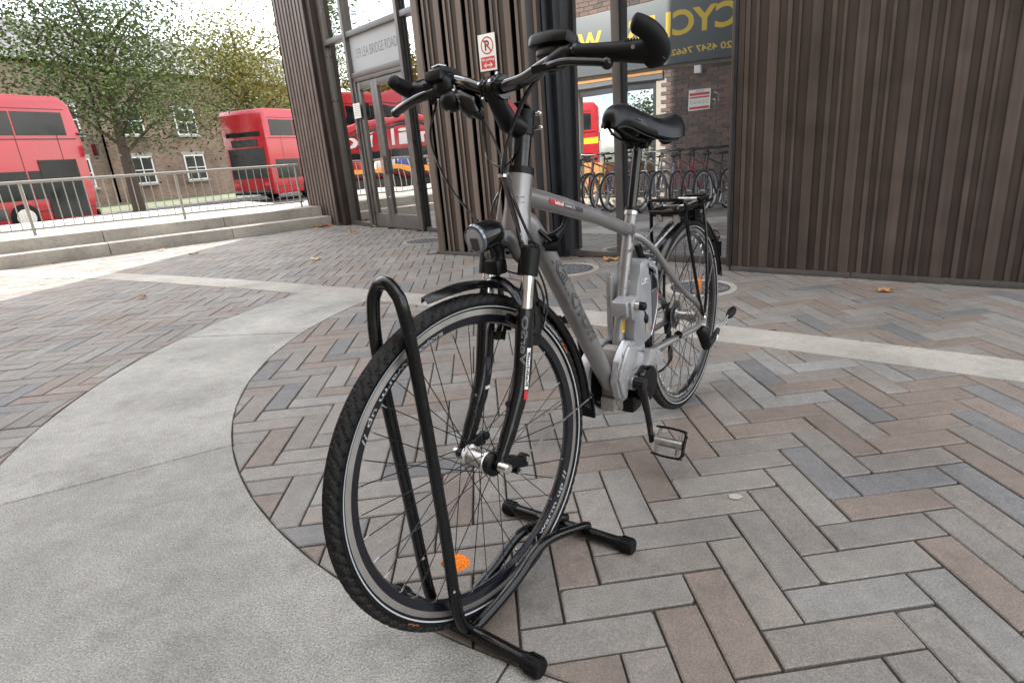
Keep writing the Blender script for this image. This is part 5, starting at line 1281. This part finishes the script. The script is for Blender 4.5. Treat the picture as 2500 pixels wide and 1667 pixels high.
leaf('dry_leaf', (2.05, 3.45), .05, 'small curled leaf by the foot of the right hand cladding', DRYLEAF, 1.1, 14)
leaf('dry_leaf', (.575, 5.06), .075, 'brown leaf against the sill of the shop window behind the seat tube', DRYLEAF, .5, 7)
q = MB(); P = [(.484+math.cos(k*PI/8)*.018*(1+.15*math.sin(3*k)), 1.412+math.sin(k*PI/8)*.013*(1+.1*math.cos(2*k)), .0012) for k in range(16)]
q.prism(P, (0, 0, .0016)); tag(q.build('chewing_gum', mat('old_gum', (.42, .42, .36), .8), None, org=(.484, 1.412, 0)), 'flat pale spot of chewing gum on the right hand paving', 'gum')

# ------------------------------------------------------------------ street: buses, truck, trees
def bus(loc, X, label, text=True, yellow=False):
    X = Vector(X).normalized(); Y = UP.cross(X).normalized(); L = Vector(loc); T = lambda p: L+X*p[0]+Y*p[1]+UP*p[2]
    t = thing('double_decker_bus', tuple(L), label, 'bus')
    q = MB(T); Lh, hw = 5.4, 1.25
    q.prism([(-Lh, -hw, .32), (Lh-.15, -hw, .32), (Lh, -hw, 1.2), (Lh, -hw, 3.0), (Lh-.12, -hw, 3.78), (Lh-.4, -hw, 4.0), (-Lh+.2, -hw, 4.0), (-Lh, -hw, 3.8)], (0, 2*hw, 0)); bd_ = q.build('body', BUSR, t, bevel=.06)
    for zz_, hh, nm in ((2.85, .68, 'upper_window'), (.98, .84, 'lower_window')):
        n = 7
        for sy in (1, -1):
            for k in range(n):
                x0_ = -Lh+.35+k*(2*Lh-.7)/n; x1_ = x0_+(2*Lh-.7)/n-.05
                q = MB(T); q.prism([(x0_, sy*(hw-.02), zz_), (x1_, sy*(hw-.02), zz_), (x1_, sy*(hw-.02), zz_+hh), (x0_, sy*(hw-.02), zz_+hh)], (0, sy*.028, 0)); q.build(nm, BUSK, t)
    for sx in (1, -1):
        q = MB(T); q.prism([(sx*(Lh-.05), -1.0, 2.85), (sx*(Lh-.05), 1.0, 2.85), (sx*(Lh-.12), 1.0, 3.55), (sx*(Lh-.12), -1.0, 3.55)], (sx*.07, 0, 0)); q.build('end_window', BUSK, t)
        q = MB(T); q.prism([(sx*(Lh-.05), -1.05, 1.05), (sx*(Lh-.05), 1.05, 1.05), (sx*(Lh-.05), 1.05, 2.35), (sx*(Lh-.05), -1.05, 2.35)], (sx*.07, 0, 0)); q.build('windscreen', BUSK, t)
    for sy in (1, -1):
        q = MB(T)
        for k in range(9): q.box((-Lh+.9+k*1.15, sy*(hw+.003), 1.88), (.012, .008, 2.9))
        q.box((0, sy*(hw+.003), 3.62), (2*Lh-.6, .01, .02)); q.build('panel_seam', BUSK, t)
        q = MB(T); q.box((Lh-.9, sy*(hw+.01), 1.25), (1.1, .02, 1.75)); q.build('door', BUSK, t)
        q = MB(T); q.box((-1.2, sy*(hw+.006), .62), (2.6, .012, .22)); q.build('advert_panel', FROST, t)
        q = MB(T); q.tube([(Lh-.1, sy*hw, 2.9), (Lh+.22, sy*(hw+.18), 2.85), (Lh+.22, sy*(hw+.2), 2.5)], .03, 6); q.box((Lh+.22, sy*(hw+.2), 2.38), (.06, .22, .36)); q.build('mirror', BUSK, t)
    for sx in (1, -1):
        for sy in (.9, -.9): q = MB(T); q.box((sx*(Lh+.0), sy, .75), (.06, .32, .18)); q.build('headlight', ALLOY if sx > 0 else REDP, t, bevel=.02)
        q = MB(T); q.box((sx*Lh, 0, .42), (.08, 2.3, .2)); q.build('bumper', BUSK, t, bevel=.03)
        q = MB(T); q.box((sx*(Lh+.005), 0, 2.58), (.05, 1.5, .3)); q.build('blind_box', BUSK, t)
    for sy in (1, -1): q = MB(T); q.box((0, sy*(hw+.004), 2.74), (2*Lh-.3, .012, .03)); q.box((0, sy*(hw+.004), .62), (2*Lh-.3, .012, .03)); q.build('trim_strip', BUSK, t)
    for sx in (-3.2, 3.2):
        for sy in (1, -1):
            q = MB(T); q.lathe([(.0001, -.14), (.34, -.14), (.48, -.1), (.48, .1), (.34, .14), (.0001, .14)], (sx, sy*(hw-.12), .48), (0, 1, 0), 20); wh_ = q.build('wheel', RUBBER, t)
            q = MB(T); q.lathe([(.0001, .15), (.26, .15)], (sx, sy*(hw-.12), .48), (0, sy, 0), 16); q.build('rim', ALLOY, wh_)
    if yellow:
        for sy in (1, -1):
            q = MB(T); q.prism([(-Lh+.02, sy*hw, 2.28), (Lh-.2, sy*hw, 2.28), (Lh-.2, sy*hw, 2.52), (-Lh+.02, sy*hw, 2.52)], (0, sy*.006, 0)); q.build('yellow_stripe', YELP, t)
    if text:
        q = MB(T)
        put_text(q, 'million', lambda u, v: Vector((3.0-7.2*u, hw+.008, 2.13+v*.80)) if text == 1 else Vector((-4.7+5.7*u, -hw-.008, 1.98+v*.66)), bold=.012); q.build('advert_lettering', WHITEP, t)
    return t
b1 = LB+SV*1.0
bus(tuple(b1), tuple(SV), 'red double decker bus with large white advert lettering, mirrored in the doors', text=2)
bus(tuple(LB+SV*19.5), tuple(SV), 'red double decker bus further up the road at the left edge', text=0)
bus((-22.8, .7, -.5), (-.45, .89, 0), 'red double decker bus with yellow stripe behind the brick shop', text=0, yellow=True)
# flatbed crane truck
tl = LB-SV*1.2+TV*3.1
X = SV; Tt = lambda p: tl-SV*p[0]+TV*p[1]+UP*p[2]
tk = thing('flatbed_crane_truck', tuple(tl), 'flatbed crane truck with orange side rail in front of the bus', 'truck')
q = MB(Tt); q.box((0, 0, 1.05), (6.4, 2.2, .14)); q.build('flatbed', TRUCKK, tk, bevel=.02)
q = MB(Tt); q.box((0, 1.13, 1.16), (6.4, .05, .16)); q.box((0, -1.13, 1.16), (6.4, .05, .16)); q.build('side_rail', TRUCKO, tk, bevel=.01)
q = MB(Tt); q.box((0, 0, .72), (7.6, .9, .3)); q.box((-1.2, .85, .62), (1.6, .5, .45)); q.box((1.9, .85, .62), (1.2, .5, .4)); q.build('chassis', TRUCKK, tk, bevel=.02)
q = MB(Tt); q.prism([(4.9, -1.15, .45), (3.3, -1.15, .45), (3.3, -1.15, 2.5), (4.3, -1.15, 2.5), (4.8, -1.15, 1.6)], (0, 2.3, 0)); q.build('cab', mat('cab_blue', (.03, .07, .20), .3, coat=.4), tk, bevel=.05)
for sy in (1, -1):
    q = MB(Tt); q.prism([(3.5, sy*1.15, 1.6), (4.6, sy*1.15, 1.6), (4.25, sy*1.15, 2.35), (3.5, sy*1.15, 2.35)], (0, sy*.012, 0)); q.build('cab_window', BUSK, tk)
q = MB(Tt); q.prism([(4.81, -1.0, 1.62), (4.81, 1.0, 1.62), (4.34, 1.0, 2.4), (4.34, -1.0, 2.4)], (.02, 0, .012)); q.build('windscreen', BUSK, tk)
for sy in (.85, -.85):
    q = MB(Tt); q.box((4.9, sy, .8), (.04, .3, .16)); q.build('headlight', ALLOY, tk)
q = MB(Tt); q.box((4.9, 0, .52), (.08, 2.3, .22)); q.build('bumper', ALLOY, tk, bevel=.02)
for x_ in (-2.4, 3.9):
    for sy in (1, -1):
        q = MB(Tt); q.lathe([(.0001, -.15), (.32, -.15), (.48, -.1), (.48, .1), (.32, .15), (.0001, .15)], (x_, sy*.95, .48), (0, 1, 0), 20); q.build('wheel', RUBBER, tk)
q = MB(Tt); q.box((2.75, 0, 1.8), (.4, .5, 1.5)); q.tube([(2.75, 0, 2.5), (.6, .3, 2.95), (-2.8, .5, 2.35)], [.16, .13, .10], 8, flat=(1, .7)); q.build('crane_arm', BUSR, tk)
q = MB(Tt); q.tube([(2.75, .15, 2.2), (.8, .42, 2.75), (-2.6, .62, 2.15)], [.06, .05, .05], 8); q.tube([(2.6, .2, 1.2), (2.65, .3, 2.9)], .09, 8); q.build('crane_hose', TRUCKK, tk)
q = MB(Tt)
for k in range(6): q.box((1.6, .4, 1.2+k*.09), (.9, .7, .045))
q.build('pallet_stack', CONC, tk)
for k, (x_, m_) in enumerate(((-.4, WHITEP), (.5, mat('blue_sack', (.08, .12, .4), .7)), (-1.5, BUSR), (-2.4, TRUCKO))):
    q = MB(Tt); q.box((x_, .3, 1.3), (.75, .8, .38)); o = q.build('cargo_bag', m_, None, bevel=.08, org=tuple(Tt((x_, .3, 1.12))))
    tag(o, ['white cargo bag on the flatbed truck', 'blue cargo bag on the flatbed truck', 'red cargo crate on the flatbed truck', 'orange cargo crate at the tail of the flatbed truck'][k], 'cargo', 'load on the truck')

def tree(loc, h, cr, label, m_, seed, nleaf=17000):
    r_ = random.Random(seed); L = Vector(loc); t = thing('tree', tuple(L), label, 'tree', 'trees beyond the road')
    q = MB(); top = L+Vector((r_.uniform(-.3, .3), r_.uniform(-.3, .3), h*.72)); q.tube([L, L+Vector((0, 0, h*.35)), top], [h*.028, h*.020, h*.006], 8)
    tips = []
    for k in range(16):
        z_ = h*(.26+.032*k); a = k*2.4+r_.random(); e_ = L+Vector((math.cos(a)*cr*.75, math.sin(a)*cr*.75, z_+h*.2)); s_ = L+Vector((0, 0, z_)); q.tube([s_, (s_+e_)/2+Vector((0, 0, h*.02)), e_], [h*.009, h*.006, h*.002], 5); tips.append(e_); tips.append((s_+e_)/2+Vector((0, 0, .3)))
    q.build('trunk', BARK, t)
    q = MB(); tips.append(top+Vector((0, 0, h*.1))); tips.append(top)
    for k in range(nleaf):
        c = tips[r_.randrange(len(tips))]; s_ = cr*.30
        p = c+Vector((r_.gauss(0, s_), r_.gauss(0, s_), r_.gauss(0, s_*.8))); l = r_.uniform(.045, .10)
        u = Vector((r_.gauss(0, 1), r_.gauss(0, 1), r_.gauss(0, .6))).normalized(); v = u.orthogonal().normalized()
        q.add([p-u*l, p+v*l*.6, p+u*l, p-v*l*.6], [(0, 1, 2, 3)])
    q.build('crown', m_, t, recalc=False); return t
tl_ = [((-24, 9), 6.5, 2.4, 0, 'low dark green tree beyond the road, nearest the camera'), ((-22.5, 14), 5.9, 2.3, 1, 'yellow green tree behind the lettered bus, middle of its side'), ((-20.5, 20.5), 5.6, 2.2, 1, 'tall yellow green tree behind the rear of the lettered bus'), ((-18, 27), 9.5, 3.3, 0, 'wide green tree beyond the road between the two buses'),
       ((-15.5, 34), 9, 3.2, 1, 'yellow green tree behind the far bus'), ((-13, 42), 10, 3.4, 0, 'dark green tree beyond the far end of the far bus'), ((-30, 22), 11, 3.6, 0, 'broad green tree set well back from the road'), ((-9.5, 52), 10, 3.4, 1, 'most distant yellow tree up the road')]
for i, ((x_, y_), h_, cr_, k_, lb_) in enumerate(tl_): tree((x_, y_, -.55), h_, cr_, lb_, (LEAFG, LEAFY)[k_], 50+i)
t = tree((-21.2, -7.4, -.55), 4.6, 1.6, 'small green tree behind the brick shop', LEAFG, 77, 3500)
TBR = bpy.data.materials.new('terrace_brick'); TBR.use_nodes = True
_t = TBR.node_tree; _b = _t.nodes['Principled BSDF']; _b.inputs['Roughness'].default_value = .9
_g = _t.nodes.new('ShaderNodeNewGeometry'); _d = _t.nodes.new('ShaderNodeVectorMath'); _d.operation = 'DOT_PRODUCT'; _d.inputs[1].default_value = tuple(SV)
_s = _t.nodes.new('ShaderNodeSeparateXYZ'); _c = _t.nodes.new('ShaderNodeCombineXYZ'); _k = _t.nodes.new('ShaderNodeTexBrick')
_k.inputs['Scale'].default_value = 1; _k.inputs['Brick Width'].default_value = .23; _k.inputs['Row Height'].default_value = .078; _k.inputs['Mortar Size'].default_value = .008
_k.inputs['Color1'].default_value = (.17, .10, .075, 1); _k.inputs['Color2'].default_value = (.26, .17, .12, 1); _k.inputs['Mortar'].default_value = (.30, .26, .22, 1)
_n = _t.nodes.new('ShaderNodeTexNoise'); _n.inputs['Scale'].default_value = .6; _n.inputs['Detail'].default_value = 6; _h = _t.nodes.new('ShaderNodeHueSaturation'); _r = _t.nodes.new('ShaderNodeMapRange')
_r.inputs[1].default_value = .3; _r.inputs[2].default_value = .7; _r.inputs[3].default_value = .65; _r.inputs[4].default_value = 1.3
_t.links.new(_g.outputs['Position'], _d.inputs[0]); _t.links.new(_g.outputs['Position'], _s.inputs[0]); _t.links.new(_d.outputs['Value'], _c.inputs[0]); _t.links.new(_s.outputs['Z'], _c.inputs[1])
_t.links.new(_c.outputs[0], _k.inputs['Vector']); _t.links.new(_g.outputs['Position'], _n.inputs['Vector']); _t.links.new(_n.outputs['Fac'], _r.inputs[0]); _t.links.new(_r.outputs[0], _h.inputs['Value'])
_t.links.new(_k.outputs['Color'], _h.inputs['Color']); _t.links.new(_h.outputs[0], _b.inputs['Base Color'])
# terrace across the road
terr = thing('brick_terrace', tuple(T_(34, -17)), 'long brown brick terrace with white windows across the road', 'building')
q = MB(); q.prism([T_(14, -16, -.1), T_(70, -16, -.1), T_(70, -26, -.1), T_(14, -26, -.1)], (0, 0, 8)); q.build('wall', TBR, terr)
q = MB(); q.add([T_(13.5, -15.6, 7.9), T_(70.5, -15.6, 7.9), T_(70.5, -21, 11), T_(13.5, -21, 11), T_(70.5, -26.4, 7.9), T_(13.5, -26.4, 7.9)], [(0, 1, 2, 3), (3, 2, 4, 5), (0, 3, 5), (1, 4, 2)]); q.build('roof', mat('slate_roof', (.085, .085, .095), .8, noise=(4, .3)), terr)
for k in range(14):
    for f_ in (0, 1):
        q = MB(); q.prism([T_(15.9+k*3.9, -15.99, .88+f_*3), T_(17.7+k*3.9, -15.99, .88+f_*3), T_(17.7+k*3.9, -15.99, .99+f_*3), T_(15.9+k*3.9, -15.99, .99+f_*3)], tuple(TV*.16)); q.build('sill', CONC, terr)
        q = MB(); q.prism([T_(15.9+k*3.9, -15.99, 2.71+f_*3), T_(17.7+k*3.9, -15.99, 2.71+f_*3), T_(17.7+k*3.9, -15.99, 2.9+f_*3), T_(15.9+k*3.9, -15.99, 2.9+f_*3)], tuple(TV*.05)); q.build('lintel', CONC, terr)
        q = MB(); q.prism([T_(16+k*3.9, -15.98, 1+f_*3), T_(17.6+k*3.9, -15.98, 1+f_*3), T_(17.6+k*3.9, -15.98, 2.7+f_*3), T_(16+k*3.9, -15.98, 2.7+f_*3)], tuple(TV*.05)); wf = q.build('window', WHITEP, terr)
        q = MB(); q.prism([T_(16.12+k*3.9, -15.93, 1.1+f_*3), T_(17.48+k*3.9, -15.93, 1.1+f_*3), T_(17.48+k*3.9, -15.93, 2.6+f_*3), T_(16.12+k*3.9, -15.93, 2.6+f_*3)], tuple(TV*.02)); q.build('pane', BUSK, wf)
        q = MB(); q.prism([T_(16.77+k*3.9, -15.92, 1.1+f_*3), T_(16.83+k*3.9, -15.92, 1.1+f_*3), T_(16.83+k*3.9, -15.92, 2.6+f_*3), T_(16.77+k*3.9, -15.92, 2.6+f_*3)], tuple(TV*.03)); q.prism([T_(16.12+k*3.9, -15.92, 1.82+f_*3), T_(17.48+k*3.9, -15.92, 1.82+f_*3), T_(17.48+k*3.9, -15.92, 1.88+f_*3), T_(16.12+k*3.9, -15.92, 1.88+f_*3)], tuple(TV*.03)); q.build('glazing_bar', WHITEP, wf)
    if k % 3 == 0: q = MB(); q.cyl(T_(18.7+k*3.9, -15.9, 0), T_(18.7+k*3.9, -15.9, 7.8), .06, n=8); q.build('downpipe', GAP, terr)
q = MB(); q.cyl(T_(13.6, -15.7, 7.85), T_(70.4, -15.7, 7.85), .09, n=8); q.build('gutter', GAP, terr)

# ------------------------------------------------------------------ row of bicycles outside the brick shop
BRIM = mat('bright_alloy_rim', (.72, .73, .75), .3, metal=.5)
def simple_bike(o, X, col, label, kind, scale=1.0, drop=False):
    X = Vector(X).normalized(); Y = UP.cross(X).normalized(); O = Vector(o)
    T = lambda p: O+(X*p[0]+Y*p[1]+UP*p[2])*scale
    t = thing('bicycle', tuple(O), label, 'bicycle', 'row of bicycles outside the brick shop')
    fm = mat('bike_'+kind.replace(' ', '_'), col, .3, coat=.5)
    q = MB(T); hd, he, bb, sc_ = (.80, 0, .88), (.84, 0, .74), (.42, 0, .28), (.29, 0, .78)
    q.tube([hd, he], .02, 8); q.tube([hd, sc_], .016, 8); q.tube([he, bb], .020, 8); q.tube([(.27, 0, .84), bb], .016, 8)
    for sy in (1, -1): q.tube([(.30, sy*.02, .74), (0, sy*.055, .34)], .008, 6); q.tube([(.42, sy*.03, .28), (0, sy*.055, .34)], .009, 6)
    q.build('frame', fm, t)
    q = MB(T)
    for sy in (1, -1): q.tube([(.86, sy*.05, .70), (.90, sy*.052, .52), (.96, sy*.05, .34)], [.017, .016, .010], 8)
    q.tube([(.86, -.06, .70), (.86, .06, .70)], .016, 8); q.build('fork', ALLOY if kind in ('silver', 'white', 'grey') else fm, t)
    for cx_ in (0, .96):
        wheel_geo(lambda p, cx_=cx_: T((p[0]+cx_, p[1]*1.15, p[2]+.348)), t, detail=False, tyre_m=RUBBER, rim_m=BRIM, nsp=28)
    q = MB(T)
    if drop: q.tube([(.78, 0, .90), (.86, 0, .96)], .014, 8); [q.tube(curve_pts([(.86, 0, .96), (.86, sy*.18, .96), (.93, sy*.21, .95), (.96, sy*.21, .88), (.90, sy*.21, .83)], 3), .012, 8) for sy in (1, -1)]
    else: q.tube([(.79, 0, .88), (.77, 0, .98), (.83, 0, 1.03)], .014, 8); q.tube([(.78, -.31, 1.05), (.83, -.12, 1.03), (.83, .12, 1.03), (.78, .31, 1.05)], .012, 8)
    q.build('handlebar', ALLOY if kind in ('silver', 'maroon', 'white') else PLASTIC, t)
    q = MB(T)
    for sy in (1, -1): q.tube([(.80, sy*.2, 1.04), (.775, sy*.32, 1.05)], .017, 8); q.tube([(.82, sy*.17, 1.03), (.90, sy*.22, 1.00), (.90, sy*.29, .98)], .005, 6)
    q.tube(curve_pts([(.88, .2, 1.02), (.95, .1, .95), (.92, .02, .80), (.90, .03, .72)], 4), .004, 5); q.build('grips', RUBBER, t)
    q = MB(T); q.tube([(.28, 0, .82), (.25, 0, .93)], .013, 8); q.tube([(.38, 0, .955), (.28, 0, .95), (.16, 0, .965)], [.02, .04, .07], 10, flat=(.45, 1.0)); q.build('saddle', SADDLE, t)
    q = MB(T); q.lathe([(.09, -.05), (.09, -.045), (.06, -.045), (.06, -.05)], bb, (0, 1, 0), 20, closed=True); q.tube([(.42, -.07, .28), (.50, -.08, .13)], .01, 6); q.tube([(.42, .07, .28), (.34, .08, .43)], .01, 6); q.box((.50, -.12, .13), (.09, .08, .02)); q.box((.34, .12, .43), (.09, .08, .02)); q.build('crankset', ALLOY, t)
    return t
row = [(1.25, (.02, .022, .025), 'black', 'black bicycle with red fork crown at the brick wall end of the row', False), (1.55, (.35, .02, .03), 'red', 'bright red mountain bicycle in the row outside the brick shop', False), (1.84, (.45, .09, .09), 'light red', 'light red bicycle with black bars in the row outside the brick shop', False),
       (2.12, (.45, .46, .48), 'silver', 'silver bicycle in the row outside the brick shop', False), (2.40, (.75, .75, .74), 'white', 'white bicycle in the row outside the brick shop', False), (2.67, (.08, .10, .12), 'slate', 'dark slate drop bar bicycle in the row outside the brick shop', True), (2.94, (.05, .12, .30), 'blue', 'blue bicycle in the row outside the brick shop', False),
       (3.22, (.45, .28, .03), 'ochre', 'ochre yellow bicycle in the row outside the brick shop', False), (3.49, (.16, .03, .06), 'maroon', 'maroon bicycle with silver bars in the row outside the brick shop', False), (3.77, (.20, .02, .03), 'dark red', 'dark red drop bar bicycle in the row outside the brick shop', True),
       (4.05, (.03, .10, .04), 'green', 'dark green bicycle in the row outside the brick shop', False), (4.33, (.52, .50, .44), 'cream', 'cream bicycle in the row outside the brick shop', False), (4.62, (.10, .11, .13), 'grey', 'charcoal grey bicycle at the street end of the row', False)]
for (a_, c_, k_, lb_, dr) in row:
    o_ = g0+AV*a_+NV*5.75; simple_bike((o_.x, o_.y, 0), tuple(-NV+AV*random.uniform(-.10, .10)), c_, lb_, k_, .97, dr)
# parcel of extra far objects
print('objects', len(bpy.data.objects), 'polys', sum(len(o.data.polygons) for o in bpy.data.objects if o.type == 'MESH'))
